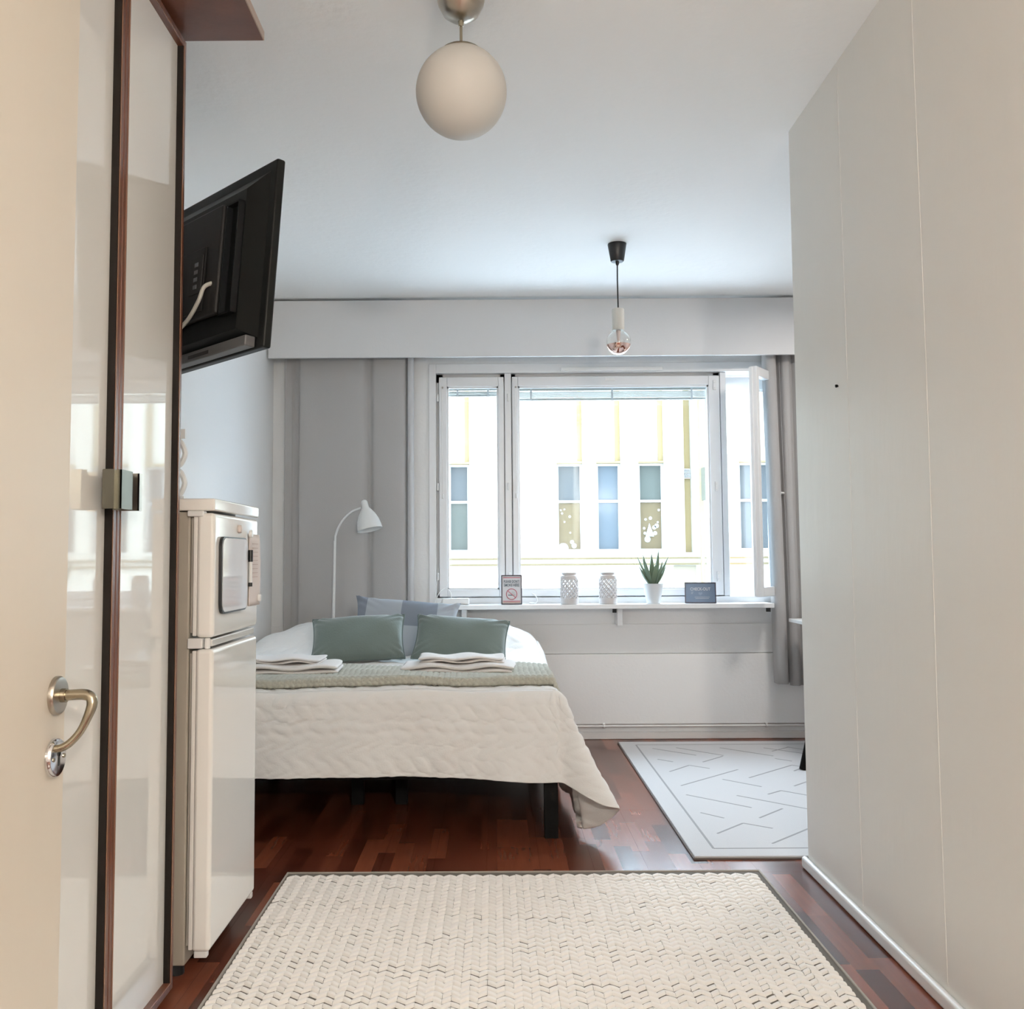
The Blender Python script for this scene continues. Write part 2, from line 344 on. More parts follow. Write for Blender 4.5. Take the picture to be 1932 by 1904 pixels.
# blinds, drawn up, between the panes
def blind(x0,x1,ztop,n,dz,parent):
    bl = box('blind_rail', x0,x1,YB+0.06,YB+0.085,ztop-0.026,ztop, M('blind_white',(0.62,0.62,0.58),0.35), parent, bevel=0.003)
    z = ztop-0.034
    for k in range(n):
        box('slat', x0+0.004,x1-0.004,YB+0.058,YB+0.086,z-0.0022,z, M('slat_white',(0.55,0.55,0.53),0.35), parent); z -= dz
    box('bottom_rail', x0,x1,YB+0.06,YB+0.084,z-0.014,z, M('blind_white'), parent, bevel=0.003)
    xs = (x0+0.06, x1-0.06) if x1-x0 < 0.6 else (x0+0.08, (x0+x1)/2, x1-0.09)
    for x in xs: B().box(x-0.006,x+0.006,YB+0.054,YB+0.058,z-0.016,ztop).done('ladder_tape', WHITE, parent)
blind(-0.292,0.022,2.205,3,0.006,s1); blind(0.155,1.345,2.20,6,0.007,s2)
for (x,z) in ((-0.356,2.12),(-0.356,1.56),(-0.356,1.0),(0.088,2.12),(0.088,1.56),(0.088,1.0)):
    B().cyl((x,YB-0.002,z),0.007,0.045,'Z',10).done('hinge', WHITE, wn, smooth=True)
for z in (2.19,1.55,0.99): B().box(1.378,1.396,YB-0.012,YB-0.004,z-0.03,z+0.03).cyl((1.387,YB-0.013,z+0.016),0.004,0.004,'Y',8).cyl((1.387,YB-0.013,z-0.016),0.004,0.004,'Y',8).done('latch_plate', WHITE, wn, bevel=0.001)
for x in (-0.325, 0.135):
    B().tube([(x,YB-0.010,2.17),(x-0.002,YB-0.014,1.9),(x+0.001,YB-0.012,1.52)],0.0022,6).cyl((x+0.001,YB-0.012,1.50),0.005,0.03,'Z',8).done('blind_cord', WHITE, wn, smooth=True)
    B().cyl((x+0.001,YB-0.009,2.185),0.006,0.012,'Y',8).done('cord_knob', RUBB, wn, smooth=True)
box('trickle_vent', 0.42, 1.06, YB-0.035, YB-0.012, 2.282, 2.306, WHITE, wn, bevel=0.003)
box('latch_plate', 0.70, 0.76, YB-0.010, YB-0.004, 2.222, 2.238, WHITE, wn, bevel=0.001)
# the opened inner sash of the narrow light, swung into the room
os_ = thing('sash_hinge', None, None, (1.765, YB-0.012, 0), rotz=math.radians(53.8), local=True); os_.parent = wn; os_.matrix_parent_inverse = Matrix.Translation((-0.6,-YB,-0.83))
b = B(); w_ = 0.36; b.box(-w_,-w_+0.045,-0.02,0.022,0.874,2.252).box(-0.045,0,-0.02,0.022,0.874,2.252).box(-w_+0.045,-0.045,-0.02,0.022,2.195,2.252).box(-w_+0.045,-0.045,-0.02,0.022,0.874,0.93)
b.done('open_sash', WINW, os_, bevel=0.004)
box('open_pane', -w_+0.042, -0.042, 0.0, 0.004, 0.926, 2.2, GLASS, os_)
box('open_rail', -w_-0.012, -w_, 0.002, 0.022, 0.88, 2.246, WINW, os_, bevel=0.002)
B().tube(smooth_path([(-0.05,-0.022,1.50),(-0.06,-0.06,1.50),(-0.11,-0.06,1.50)],5),0.006,8).done('sash_handle', WHITE, os_, smooth=True)
del os_['_local']

# shelf under the window
sh = thing('window_shelf', 'long narrow white shelf along the bottom of the window', 'shelf', (0.6, 6.0, 0.8))
box('board', -0.36, 1.675, 5.925, YB-0.006, 0.804, 0.831, SHELFW, sh, bevel=0.003)
for x in (-0.19, 0.755): 
    B().box(x-0.016,x+0.016,5.985,YB-0.012,0.70,0.803).done('bracket', SHELFW, sh, bevel=0.003)
for x in (0.722, 1.655): box('shelf_clip', x-0.011, x+0.011, 5.975, 6.0, 0.778, 0.803, DARK, sh)

# ================================================================== FACADE ACROSS THE STREET
struct(box('ground', -60, 60, YB+0.8, 60, -3.9, -3.6, SNOW), 'pale snowy street outside below the window', 'street')
bd = thing('building', 'pale plastered building with narrow recessed windows across the street', 'building', (2, 24, -3.6))
FY = 24.0; TOPZ = 6.6
bays = [(-7.6,-7.0),(-6.2,-5.6),(-4.8,-4.2),(-3.4,-2.8),(-1.14,-0.62),(1.52,2.16),(2.50,3.10),(3.53,4.16)]
bays2 = [(6.0,6.9),(7.3,8.2),(8.6,9.5),(9.9,10.8),(11.2,12.1),(12.5,13.4)]
allb = bays + [(4.65,4.84)] + bays2
edges = [-16.0]; 
for a, c in allb: edges += [a, c]
edges.append(20.0)
for k in range(0, len(edges), 2): box('pier', edges[k], edges[k+1], FY, FY+0.6, 1.20, TOPZ, FACADE, bd)
box('base_wall', -16, 20, FY, FY+0.6, -3.6, 1.20, FACADE, bd)
box('cornice', -16.2, 20.2, FY-0.3, FY+0.6, TOPZ, TOPZ+0.4, FACADE, bd)
for z in (0.90, 1.045): box('ledge', -16, 20, FY-0.10, FY, z, z+0.045, M('ledge_shade_ochre',(0.085,0.066,0.036),0.9,spec=0.05), bd)  # dark ochre puts the ledges' shadow lines into the colour
box('soffit_band', -16, 20, FY-0.02, FY, 0.945, 1.045, FACADE, bd)
pal = [(PG,PO),(PB,PB),(PG,PGN),(PG,PG)]
def fwindow(a, c, i, mats):
    x0, x1, z0, z1 = a, c, 1.24, 3.40
    box('spandrel', a, c-0.12, FY+0.16, FY+0.6, z1, TOPZ, FACADE, bd); box('reveal_shade_strip', c-0.12, c, FY+0.10, FY+0.6, z1, TOPZ, FACY, bd)  # strip's darker yellow stands for the shaded reveal side
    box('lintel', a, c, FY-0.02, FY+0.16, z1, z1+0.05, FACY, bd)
    b = B(); t = 0.055; y0, y1 = FY+0.16, FY+0.24; zm = 2.47
    b.box(x0,x0+t,y0,y1,z0,z1).box(x1-t,x1,y0,y1,z0,z1).box(x0+t,x1-t,y0,y1,z1-t,z1).box(x0+t,x1-t,y0,y1,z0,z0+t).box(x0+t,x1-t,y0,y1,zm-0.03,zm+0.03)
    if c-a > 0.8: b.box((a+c)/2-0.03,(a+c)/2+0.03,y0,y1,z0+t,z1-t)
    w = b.done('window', FWIN, bd)
    box('pane', x0+t, x1-t, FY+0.215, FY+0.235, zm+0.03, z1-t, mats[0], w); box('pane', x0+t, x1-t, FY+0.215, FY+0.235, z0+t, zm-0.03, mats[1], w)
    box('window_sill', x0, x1, FY-0.05, FY+0.16, z0-0.04, z0, FACADE, bd)
    return w
wins = []
for i, (a, c) in enumerate(bays): wins.append(fwindow(a, c, i, [pal[3],pal[3],pal[3],pal[3],(PG,PGN),pal[0],pal[1],(PGN,PO)][i]))
for i, (a, c) in enumerate(bays2): wins.append(fwindow(a, c, i, pal[3]))
def disc(x, z, r, w): B().cyl((x, FY+0.21, z), r, 0.006, 'Y', 14).done('sticker_dot', STICK, w)
w3 = wins[7]
for (x,z,r) in ((3.72,2.02,.03),(3.84,2.05,.04),(3.68,1.80,.03),(3.70,1.68,.035),(3.76,1.53,.075),(3.95,1.68,.05),(4.02,1.95,.025),(3.93,1.82,.05),(3.99,1.86,.055),(4.05,2.25,.03)): disc(x, z, r, w3)
B().tube([(3.81,FY+0.21,1.60),(3.81,FY+0.21,1.92)],[0.12,0.004],3).done('sticker_tree', STICK, w3)
for (x,z,r) in ((1.63,2.26,.02),(1.72,2.28,.02),(1.66,2.18,.025),(1.85,2.10,.03),(1.72,1.97,.02),(1.86,1.70,.02),(1.68,1.32,.13),(1.95,1.38,.06),(1.90,1.47,.05)): disc(x, z, r, wins[5])
box('niche_back', 4.65, 4.84, FY+0.2, FY+0.6, 1.2, TOPZ, FACY, bd)
vg = box('vent_grille', 4.66, 4.83, FY+0.13, FY+0.2, 3.02, 3.26, FWIN, bd)
for k in range(6): box('louvre', 4.67, 4.82, FY+0.12, FY+0.13, 3.045+k*0.035, 3.06+k*0.035, PG, vg)
B().tube([(5.05,FY-0.08,-3.5),(5.05,FY-0.08,TOPZ)],0.055,12).done('downpipe', FACY, bd, smooth=True)
box('projecting_sign', 5.02, 5.16, FY-0.7, FY-0.2, 2.45, 3.25, GSIGN, bd, bevel=0.02); box('sign_arm', 5.06, 5.10, FY-0.2, FY, 3.12, 3.15, BLKM, bd); box('sign_arm', 5.06, 5.10, FY-0.2, FY, 2.5, 2.53, BLKM, bd)
box('doorway_panel', 4.35, 4.9, FY-0.02, FY, -0.3, 0.88, M('door_beige',(0.11,0.092,0.062),0.8), bd)

# ================================================================== CURTAINS
def curtain(name, label, x0, x1, z0, z1, yc, folds, amp, lean=0.0, mat=CURT, seed=0, group=None):
    r = np.random.default_rng(seed); nu, nv = 220, 40
    u = np.linspace(0,1,nu); v = np.linspace(0,1,nv); U, V = np.meshgrid(u, v, indexing='ij')
    ph = r.uniform(0,6,4)
    Y = yc + amp*np.sin(2*PI*folds*(U+0.04*np.sin(2*PI*U*1.7+ph[0]))+ph[1])*(0.75+0.25*V) + amp*0.4*np.sin(2*PI*folds*2.3*U+ph[2]+V*0.6)
    X = x0 + (x1-x0)*U + 0.008*np.sin(2*PI*folds*2*U+ph[3]) + lean*(1-V)
    Z = z0 + (z1-z0)*V + 0*U
    o = fromnp(name, np.stack([X,Y,Z],-1).reshape(-1,3), gridq(nu,nv), mat)
    md = o.modifiers.new('thick','SOLIDIFY'); md.thickness = 0.003
    return tag(o, label, 'curtain', group)
curtain('curtain', 'dim outer fold of grey curtain in the far left corner', -1.30, -1.20, 0.30, 2.60, 6.065, 0.7, 0.008, seed=1)
cl = thing('curtain', 'wide grey curtain hanging left of the window behind the reading lamp', 'curtain', (-0.9,6.0,0.3))
def drape(pts, z0, z1, name, mat, parent, leans=None):
    """plan curve pts (x,y) smoothed, extruded vertically"""
    P = smooth_path([(x,y,0) for x,y in pts], 14); nu = len(P); nv = 24
    V = np.zeros((nu,nv,3)); zz = np.linspace(z0,z1,nv)
    for i,p in enumerate(P):
        V[i,:,0] = p.x + ((1-(zz-z0)/(z1-z0))*(leans or 0)); V[i,:,1] = p.y + (0.010 if p.x < 0 else 0.0) + 0.004*np.sin(zz*2.2+p.x*9); V[i,:,2] = zz
    o = fromnp(name, V.reshape(-1,3), gridq(nu,nv), mat, parent); md = o.modifiers.new('thick','SOLIDIFY'); md.thickness = 0.003; return o
drape([(-1.215,6.075),(-1.212,6.035),(-1.19,6.020),(-1.10,6.022),(-1.0,6.015),(-0.9,6.012),(-0.82,6.020),(-0.785,6.046),(-0.765,6.046),(-0.74,6.022),(-0.66,6.012),(-0.58,6.015),(-0.552,6.03),(-0.55,6.06)], 0.30, 2.60, 'cloth', CURT, cl)
drape([(-0.545,6.062),(-0.535,6.03),(-0.515,6.02),(-0.50,6.035),(-0.50,6.065)], 0.30, 2.60, 'turned_hem', CURTE, cl)
cr_ = thing('curtain', 'gathered grey curtain hanging at the right edge of the window', 'curtain', (1.76,6.0,0.34))
drape([(1.665,6.05),(1.668,5.99),(1.685,5.968),(1.715,5.965),(1.735,5.985),(1.742,6.03),(1.755,6.05),(1.765,6.02)], 0.345, 2.60, 'cloth', CURT, cr_, leans=0.03)
cr2 = thing('curtain', 'darker grey curtain fold behind the table corner at right', 'curtain', (1.85,6.03,0.33))
drape([(1.775,6.035),(1.79,6.01),(1.82,6.005),(1.84,6.03),(1.85,6.045),(1.87,6.02),(1.91,6.008),(1.95,6.03),(1.98,6.045),(2.02,6.01)], 0.33, 2.60, 'cloth', CURT, cr2, leans=0.012)

# ================================================================== FRONT DOOR (open, against the left)
dr = struct(thing('door_1', None, None, (-0.81,1.4,0)), 'cream painted hinged door standing open at the left edge', 'door')
box('leaf', -0.832, -0.790, 0.93, 1.817, 0.01, 2.62, DOORP, dr, bevel=0.003)
DXf = -0.790
def rose(y, z, r, name, mat):
    return B().lathe([(0,0),(r,0),(r,0.006),(r*0.93,0.0095),(r*0.8,0.0105),(0,0.0105)], (DXf,y,z), 36, Matrix.Rotation(PI/2,4,'Y')).done(name, mat, dr, smooth=True)
rs = rose(1.777, 0.877, 0.0345, 'handle_rose', NICK)
path = smooth_path([(DXf+0.009,1.777,0.877),(DXf+0.03,1.777,0.878),(DXf+0.050,1.777,0.8785),(DXf+0.063,1.776,0.874),(DXf+0.067,1.774,0.862),(DXf+0.062,1.770,0.842),(DXf+0.050,1.766,0.815),(DXf+0.034,1.762,0.796),(DXf+0.020,1.759,0.788),(DXf+0.006,1.757,0.786)],6)
n_ = len(path); rad = [0.0098 if k < n_*0.42 else 0.0098-0.0028*min(1,(k-n_*0.42)/(n_*0.2)) for k in range(n_)]
B().tube(path, rad, 14).done('lever', NICKD, dr, smooth=True)
B().cyl((DXf+0.014,1.777,0.877),0.0125,0.012,'X',20).done('collar', NICKD, dr, smooth=True)
es = rose(1.772, 0.768, 0.0345, 'keyhole_rose', CHROME)
B().cyl((DXf+0.0108,1.772,0.776),0.0055,0.002,'X',16).box(DXf+0.0098,DXf+0.0118,1.7695,1.7745,0.754,0.776).done('keyhole', DARK, es)
for dy in (-0.021,0.021): B().cyl((DXf+0.011,1.772+dy,0.768),0.004,0.002,'X',12).done('screw', NICKD, es)

# ================================================================== WARDROBE
wd = thing('wardrobe', 'tall wardrobe with glossy off-white doors framed in dark red wood', 'wardrobe', (-1.1,1.9,0))
box('carcass', XL+0.005, -0.865, 0.86, 2.603, 0.0, 2.548, WOOD, wd)
def wdoor(y0, y1):
    x0, x1 = -0.862, -0.838; t = 0.021; z0, z1 = 0.018, 2.535
    b = B(); b.box(x0,x1,y0,y0+t,z0,z1).box(x0,x1,y1-t,y1,z0,z1).box(x0,x1,y0+t,y1-t,z0,z0+t).box(x0,x1,y0+t,y1-t,z1-t,z1)
    d = b.done('door', WOOD, wd, bevel=0.002)
    box('door_panel', x0, x1-0.017, y0+t-0.004, y1-t+0.004, z0+t-0.004, z1-t+0.004, LACQ, d)
    b = B(); e = 0.0035; b.box(x1,x1+0.0015,y0+t-e,y0+t,z0+t,z1-t).box(x1,x1+0.0015,y1-t,y1-t+e,z0+t,z1-t).box(x1,x1+0.0015,y0+t-e,y1-t+e,z0+t-e,z0+t).box(x1,x1+0.0015,y0+t-e,y1-t+e,z1-t,z1-t+e)
    b.done('frame_edge', WOODL, d)
    B().box(x1-0.019,x1-0.001,y1-t-0.0035,y1-t+0.0005,z0+t,z1-t).box(x1-0.019,x1-0.001,y0+t-0.0005,y0+t+0.0025,z0+t,z1-t).done('gasket_or_shade_strip', M('brown_black_recess_shade',(0.012,0.009,0.007),0.6,spec=0.2), d)  # near-black strips paint the recess shade on the stile sides
    return d
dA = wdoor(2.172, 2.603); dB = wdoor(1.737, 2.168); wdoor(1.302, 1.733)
for d, y0, y1 in ((dB,2.085,2.148),(dA,2.188,2.206)):
    b = B(); x0 = -0.838; b.box(x0,x0+0.042,y0,y0+0.004,1.228,1.312).box(x0+0.038,x0+0.042,y0,y1,1.228,1.312)
    if d is dB: b.box(x0,x0+0.042,y1-0.004,y1,1.228,1.312).box(x0+0.006,x0+0.03,y0-0.012,y0,1.228,1.312)
    else: b.box(x0,x0+0.03,y1+0.018,y1+0.022,1.230,1.310).box(x0,x0+0.004,y0,y1+0.02,1.230,1.310)
    b.done('handle', M('shaded_nickel',(0.16,0.15,0.12),0.3,metal=1.0) if d is dB else NICK, d)  # nickel pull too; its shaded side is put into a darker metal
tp = thing('top_board', 'dark red wooden board jutting out above the wardrobe near the ceiling', 'board', (-1.0,1.9,2.55))
box('board', XL+0.005, -0.632, 0.86, 2.621, 2.550, 2.574, WOOD, tp); box('edge_strip', -0.632, -0.629, 0.86, 2.621, 2.550, 2.574, M('pale_wood_edge',(0.42,0.30,0.23),0.3), tp)

# ================================================================== FRIDGE
fr = thing('refrigerator', 'white two-door refrigerator beside the wardrobe', 'refrigerator', (-1.05,2.93,0))
FX, Fy0, Fy1 = -0.768, 2.685, 3.178
box('body', XL+0.04, -0.838, Fy0+0.012, Fy1-0.005, 0.032, 1.250, FRIDB, fr, bevel=0.006)
box('base_recess', XL+0.06, -0.87, Fy0+0.03, Fy1-0.03, 0.004, 0.05, DARK, fr)
box('lid', XL+0.03, FX, Fy0, Fy1+0.008, 1.252, 1.286, FRID, fr, bevel=0.005)
for nm, z0, z1 in (('freezer_door',0.905,1.246),('lower_door',0.072,0.874)):
    d = box(nm, FX-0.050, FX, Fy0, Fy1, z0, z1, FRID, fr, bevel=0.012, seg=4)
    box('gasket_or_shade_strip', FX-0.068, FX-0.050, Fy0+0.018, Fy1-0.018, z0+0.012, z1-0.012, RUBB, d)
    box('inner_liner', FX-0.060, FX-0.048, Fy0+0.006, Fy1-0.006, z0+0.004, z1-0.004, FRID, d, bevel=0.003)
b = B(); b.box(FX-0.07,FX-0.008,Fy0+0.02,Fy1-0.01,0.880,0.900); b.done('divider_strip', M('pale_strip',(0.7,0.69,0.66),0.15), fr, bevel=0.003)
B().box(FX-0.07,FX-0.03,Fy0-0.004,Fy0+0.03,0.876,0.904).cyl((FX-0.02,Fy0+0.015,0.889),0.008,0.03,'Z',12).done('middle_hinge', WHITE, fr, bevel=0.003)
box('top_hinge', FX-0.075, FX-0.03, Fy0-0.003, Fy0+0.03, 1.236, 1.252, WHITE, fr, bevel=0.003)
box('hinge_cover', -0.985, -0.88, Fy0+0.002, Fy0+0.05, 1.286, 1.296, BLK, fr, bevel=0.002)
box('bottom_hinge', FX-0.045, FX-0.01, Fy0+0.008, Fy0+0.03, 0.055, 0.073, WHITE, fr, bevel=0.003)
box('bottom_stop', FX-0.03, FX-0.004, Fy1-0.03, Fy1-0.008, 0.055, 0.073, WHITE, fr, bevel=0.003)
for (x,y) in ((-0.87,Fy0+0.05),(-0.87,Fy1-0.05),(-1.27,Fy0+0.05),(-1.27,Fy1-0.05)): B().cyl((x,y,0.017),0.02,0.034,'Z',16).done('foot', BLK, fr)
# fridge door things
wb = thing('whiteboard', 'small magnetic whiteboard with rounded corners on the freezer door', 'whiteboard', (FX+0.006,2.87,1.07))
def rounded_slab(name, x0, x1, y0, y1, z0, z1, r, mat, parent):
    bm = bmesh.new(); pts = []
    for (cy_, cz_, a0) in ((y1-r,z1-r,0),(y0+r,z1-r,90),(y0+r,z0+r,180),(y1-r,z0+r,270)):
        for k in range(7): a = math.radians(a0+k*15); pts.append((cy_+r*math.cos(a), cz_+r*math.sin(a)))
    f0 = bm.faces.new([bm.verts.new((x0,y,z)) for y,z in pts]); ex = bmesh.ops.extrude_face_region(bm, geom=[f0])
    bmesh.ops.translate(bm, vec=(x1-x0,0,0), verts=[g for g in ex['geom'] if isinstance(g, bmesh.types.BMVert)])
    bmesh.ops.recalc_face_normals(bm, faces=bm.faces); me = bpy.data.meshes.new(name); bm.to_mesh(me); bm.free(); return link(name, me, mat, parent)
rounded_slab('rim', FX+0.0005, FX+0.009, 2.728, 3.012, 0.966, 1.182, 0.03, BLK, wb)
rounded_slab('surface', FX+0.008, FX+0.0105, 2.736, 3.008, 0.971, 1.178, 0.027, WBRD, wb)
mk = thing('marker_pen', 'black-capped marker pen clipped at the side of the whiteboard', 'marker', (FX+0.012,3.03,1.04))
B().tube([(FX+0.013,3.031,1.035),(FX+0.013,3.031,1.115)],0.006,10).done('barrel', WHITE, mk, smooth=True)
B().tube([(FX+0.013,3.031,1.110),(FX+0.013,3.031,1.146)],0.0075,10).cyl((FX+0.013,3.031,1.040),0.0065,0.012,'Z',10).done('cap', BLK, mk, smooth=True)
B().box(FX+0.003,FX+0.0095,3.024,3.038,1.116,1.144).done('eraser', BLK, mk)
pn = thing('note_sheet', 'pinkish printed sheet held on the freezer door by magnets', 'paper', (FX+0.004,3.12,1.08))
NV = []; nu, nv = 14, 10
for i in range(nu):
    for j in range(nv): NV.append((FX+0.0025+0.005*(j/(nv-1))**2*math.sin(PI*min(1,i/(nu-1)*0.9+0.1))**0.5, 3.052+0.132*j/(nv-1), 0.972+0.224*i/(nu-1)))
sh_ = fromnp('sheet', NV, gridq(nu,nv), PAPER, pn); sh_.modifiers.new('t','SOLIDIFY').thickness = 0.0006
for k in range(9): box('printed_line', FX+0.0035+0.004, FX+0.0040+0.0045, 3.075, 3.145, 1.165-k*0.013, 1.167-k*0.013, PAPL, pn)
for (y,z,r,lab) in ((2.935,1.208,0.0125,'cream round magnet above the whiteboard'),(3.045,1.196,0.012,'round white magnet at the upper corner of the pinkish sheet'),(3.166,0.994,0.012,'round white magnet at the lower corner of the pinkish sheet')):
    g = B().lathe([(0,0),(r,0),(r,0.006),(r*0.8,0.009),(0,0.0095)], (FX+(0.0005 if y<3 else 0.006),y,z), 20, Matrix.Rotation(PI/2,4,'Y')).done('magnet', PAPER if y < 3 else WHITE, None, smooth=True); tag(g, lab, 'magnet', 'fridge magnets')
# openwork rack on the fridge, partly behind the wardrobe
rk = thing('openwork_rack', 'white openwork ornament with pointed oval holes standing on the refrigerator', 'ornament', (-1.0,3.1,1.287))
bm = bmesh.new()
def lat(yv):
    pts_o = []
    return pts_o
xs0 = -1.16
b = B()
for k in range(4):
    cx_ = -1.205+0.066*k
    for j in range(2):
        zc = 1.36+0.095*j+ (0.0)
        b.tube([(cx_+0.024*math.sin(a)*(1-0.25*abs(math.cos(a))), 3.10, zc+0.040*math.cos(a)) for a in np.linspace(0,2*PI,20,endpoint=False)], 0.009, 8, closed=True)
b.box(-1.235,-0.982,3.088,3.112,1.287,1.318).box(-1.235,-0.982,3.092,3.108,1.502,1.532)
b.done('lattice', WHITE, rk, smooth=True)

# ================================================================== TV
TR = Vector((-0.581,2.605,2.21)); a_ = Vector((-0.697,0.717,0)); n_v = Vector((0.715,0.694,-0.079)).normalized(); up_ = Vector((0.057,0.055,0.997)).normalized()
tvw, tvh = 0.92, 0.53
ctr = TR + a_*(tvw/2) - up_*(tvh/2)
tv = thing('television', 'black flat television seen from behind on a wall arm above the refrigerator', 'television', tuple(ctr), local=True)
Rm = Matrix(((a_.x, -n_v.x, up_.x),(a_.y,-n_v.y,up_.y),(a_.z,-n_v.z,up_.z)))   # local x: far edge, y: toward back, z: up
tv.rotation_euler = Rm.to_euler()
hw, hh = tvw/2, tvh/2
TVS = M('tv_shell',(0.020,0.0195,0.0195),0.5,spec=0.3)
box('panel', -hw, hw, -0.022, 0.004, -hh, hh, TVB, tv, bevel=0.006)
box('screen', -hw+0.012, hw-0.012, -0.0235, -0.0215, -hh+0.018, hh-0.012, SCREEN, tv)
v = [(-0.43,0.004,-hh+0.03),(0.40,0.004,-hh+0.03),(0.40,0.004,hh-0.03),(-0.43,0.004,hh-0.03),(-0.36,0.034,-hh+0.06),(0.345,0.034,-hh+0.06),(0.33,0.034,hh-0.07),(-0.36,0.034,hh-0.07)]
pyd('rear_shell', v, [(3,2,1,0),(5,6,7,4),(1,5,4,0),(2,6,5,1),(3,7,6,2),(0,4,7,3)], TVB, tv)
box('rear_bulge', -0.27, 0.34, 0.034, 0.054, -0.15, 0.17, TVS, tv, bevel=0.008)
box('raised_cover', -0.20, 0.30, 0.054, 0.060, -0.13, 0.06, TVS, tv, bevel=0.004)
b = B(); b.box(-0.355,-0.35,0.034,0.052,-0.16,0.16).box(-0.29,-0.285,0.034,0.052,-0.16,0.16).box(-0.355,-0.285,0.034,0.052,0.155,0.16).box(-0.355,-0.285,0.034,0.052,-0.16,-0.155); b.done('cable_channel', M('tv_recess',(0.007,0.008,0.009),0.5,spec=0.2), tv)
cp = box('connector_plate', -0.19, -0.12, 0.060, 0.062, -0.075, 0.035, DARK, tv)
for k in range(4): box('socket', -0.165, -0.145, 0.062, 0.0635, -0.06+0.022*k, -0.048+0.022*k, M('socket_grey',(0.25,0.26,0.27),0.4,metal=0.6), cp)
box('lower_lip', -0.42, 0.36, 0.004, 0.036, -hh+0.004, -hh+0.034, M('tv_lip',(0.11,0.11,0.113),0.4), tv, bevel=0.004)
for x in (-0.22,-0.06,0.10): box('vent_slot', x, x+0.12, 0.0362, 0.037, -hh+0.012, -hh+0.022, DARK, tv)
B().tube(smooth_path([(-0.235,0.050,-0.055),(-0.237,0.075,-0.075),(-0.225,0.082,-0.115),(-0.16,0.080,-0.160),(-0.03,0.075,-0.190),(0.20,0.075,-0.20),(0.34,0.09,-0.18)],8),0.0058,8).done('cable', M('cable_grey',(0.55,0.55,0.50),0.5), tv, smooth=True)
box('vesa_plate', 0.06, 0.20, 0.060, 0.068, 0.03, 0.13, BLKM, tv)
del tv['_local']
ar = thing('wall_arm', 'black swivel arm holding the television to the left wall', 'bracket', (XL+0.03,2.95,1.95))
A0 = Vector((XL,3.02,1.98)); A1 = ctr - n_v*0.068 + up_*0.08 + a_*0.13
box('wall_plate', XL, XL+0.012, 2.95, 3.09, 1.86, 2.10, BLKM, ar)
B().tube([A0, A0+Vector((0.12,-0.06,0)), A1], 0.014, 8).done('arm', BLKM, ar, smooth=True)

# ================================================================== CEILING LAMPS, ADDED FILL LAMPS
gl = thing('globe_lamp', 'round opal glass globe lamp hanging from a nickel ceiling dome', 'lamp', (-0.085,2.67,CZ))
gx, gy, gz, gr = -0.086, 2.67, 2.421, 0.1275
B().lathe([(0.001,CZ),(0.069,CZ),(0.069,CZ-0.012),(0.064,CZ-0.035),(0.050,CZ-0.062),(0.030,CZ-0.077),(0.012,CZ-0.083),(0,CZ-0.084)], (gx,gy,0), 40).done('ceiling_dome', NICK, gl, smooth=True)
B().lathe([(0,2.636),(0.0095,2.636),(0.0095,2.630),(0.0065,2.612),(0,2.612)], (gx,gy,0), 20).done('stem_collar', NICKD, gl, smooth=True)
B().tube([(gx,gy,2.62),(gx,gy,2.546)],0.0042,12).done('stem', NICKD, gl, smooth=True)
B().lathe([(0.0,2.553),(0.030,2.552),(0.055,2.541),(0.0605,2.534),(0.0605,2.528),(0,2.528)], (gx,gy,0), 36).done('holder', NICKD, gl, smooth=True)
prof = [(gr*math.sin(t), gz-gr*math.cos(t)) for t in np.linspace(0, PI*0.855, 36)]; prof[0] = (0, gz-gr)
B().lathe(prof, (gx,gy,0), 56).done('globe', OPAL, gl, smooth=True)
pd = thing('pendant_lamp', 'bare copper-tipped bulb pendant with black ceiling cup and black cord', 'lamp', (0.633,4.912,CZ))
px, py = 0.633, 4.912
B().lathe([(0,CZ),(0.047,CZ),(0.048,CZ-0.004),(0.034,CZ-0.088),(0.031,CZ-0.092),(0,CZ-0.092)], (px,py,0), 32).done('ceiling_cup', BLK, pd, smooth=True)
B().lathe([(0,CZ-0.090),(0.009,CZ-0.092),(0.009,CZ-0.104),(0.005,CZ-0.112),(0,CZ-0.112)], (px,py,0), 16).done('cord_grip', BLK, pd, smooth=True)
B().tube([(px,py,CZ-0.10),(px-0.001,py,2.52),(px+0.001,py,2.372)],0.0036,8).done('cord', BLK, pd, smooth=True)
B().lathe([(0,2.374),(0.029,2.373),(0.0315,2.368),(0.0315,2.268),(0.029,2.263),(0,2.263)], (px,py,0), 32).done('socket', M('socket_cream',(0.66,0.645,0.60),0.5), pd, smooth=True)
br = 0.0625; bz = 2.2005
def cap_prof(t0, t1, n=20): return [(br*math.sin(t), bz-br*math.cos(t)) for t in np.linspace(t0,t1,n)]
pf = cap_prof(1.38, 2.66); pf += [(0.027,2.266)]
B().lathe(pf, (px,py,0), 40).done('bulb', glass_mat('bulb_glass',(0.97,0.98,0.97),0.1), pd, smooth=True)
pf = cap_prof(0.0, 1.38); pf[0] = (0, bz-br)
B().lathe(pf, (px,py,0), 40).done('mirror_cap', M('copper_mirror',(0.86,0.62,0.55),0.06,metal=1.0), pd, smooth=True)
B().tube([(px,py,2.262),(px,py,2.205)],[0.012,0.006],10).done('filament_stem', M('pink_glow_glass',(0.75,0.60,0.57),0.3), pd, smooth=True)
hl = thing('hall_fill_lamp', 'added unseen open-fronted fill lamp on the hallway end wall behind the viewer', 'lamp', (0.75,YF,1.9))  # fill lamp added out of view to brighten the dim foreground
RXm = Matrix.Rotation(-PI/2,4,'X')
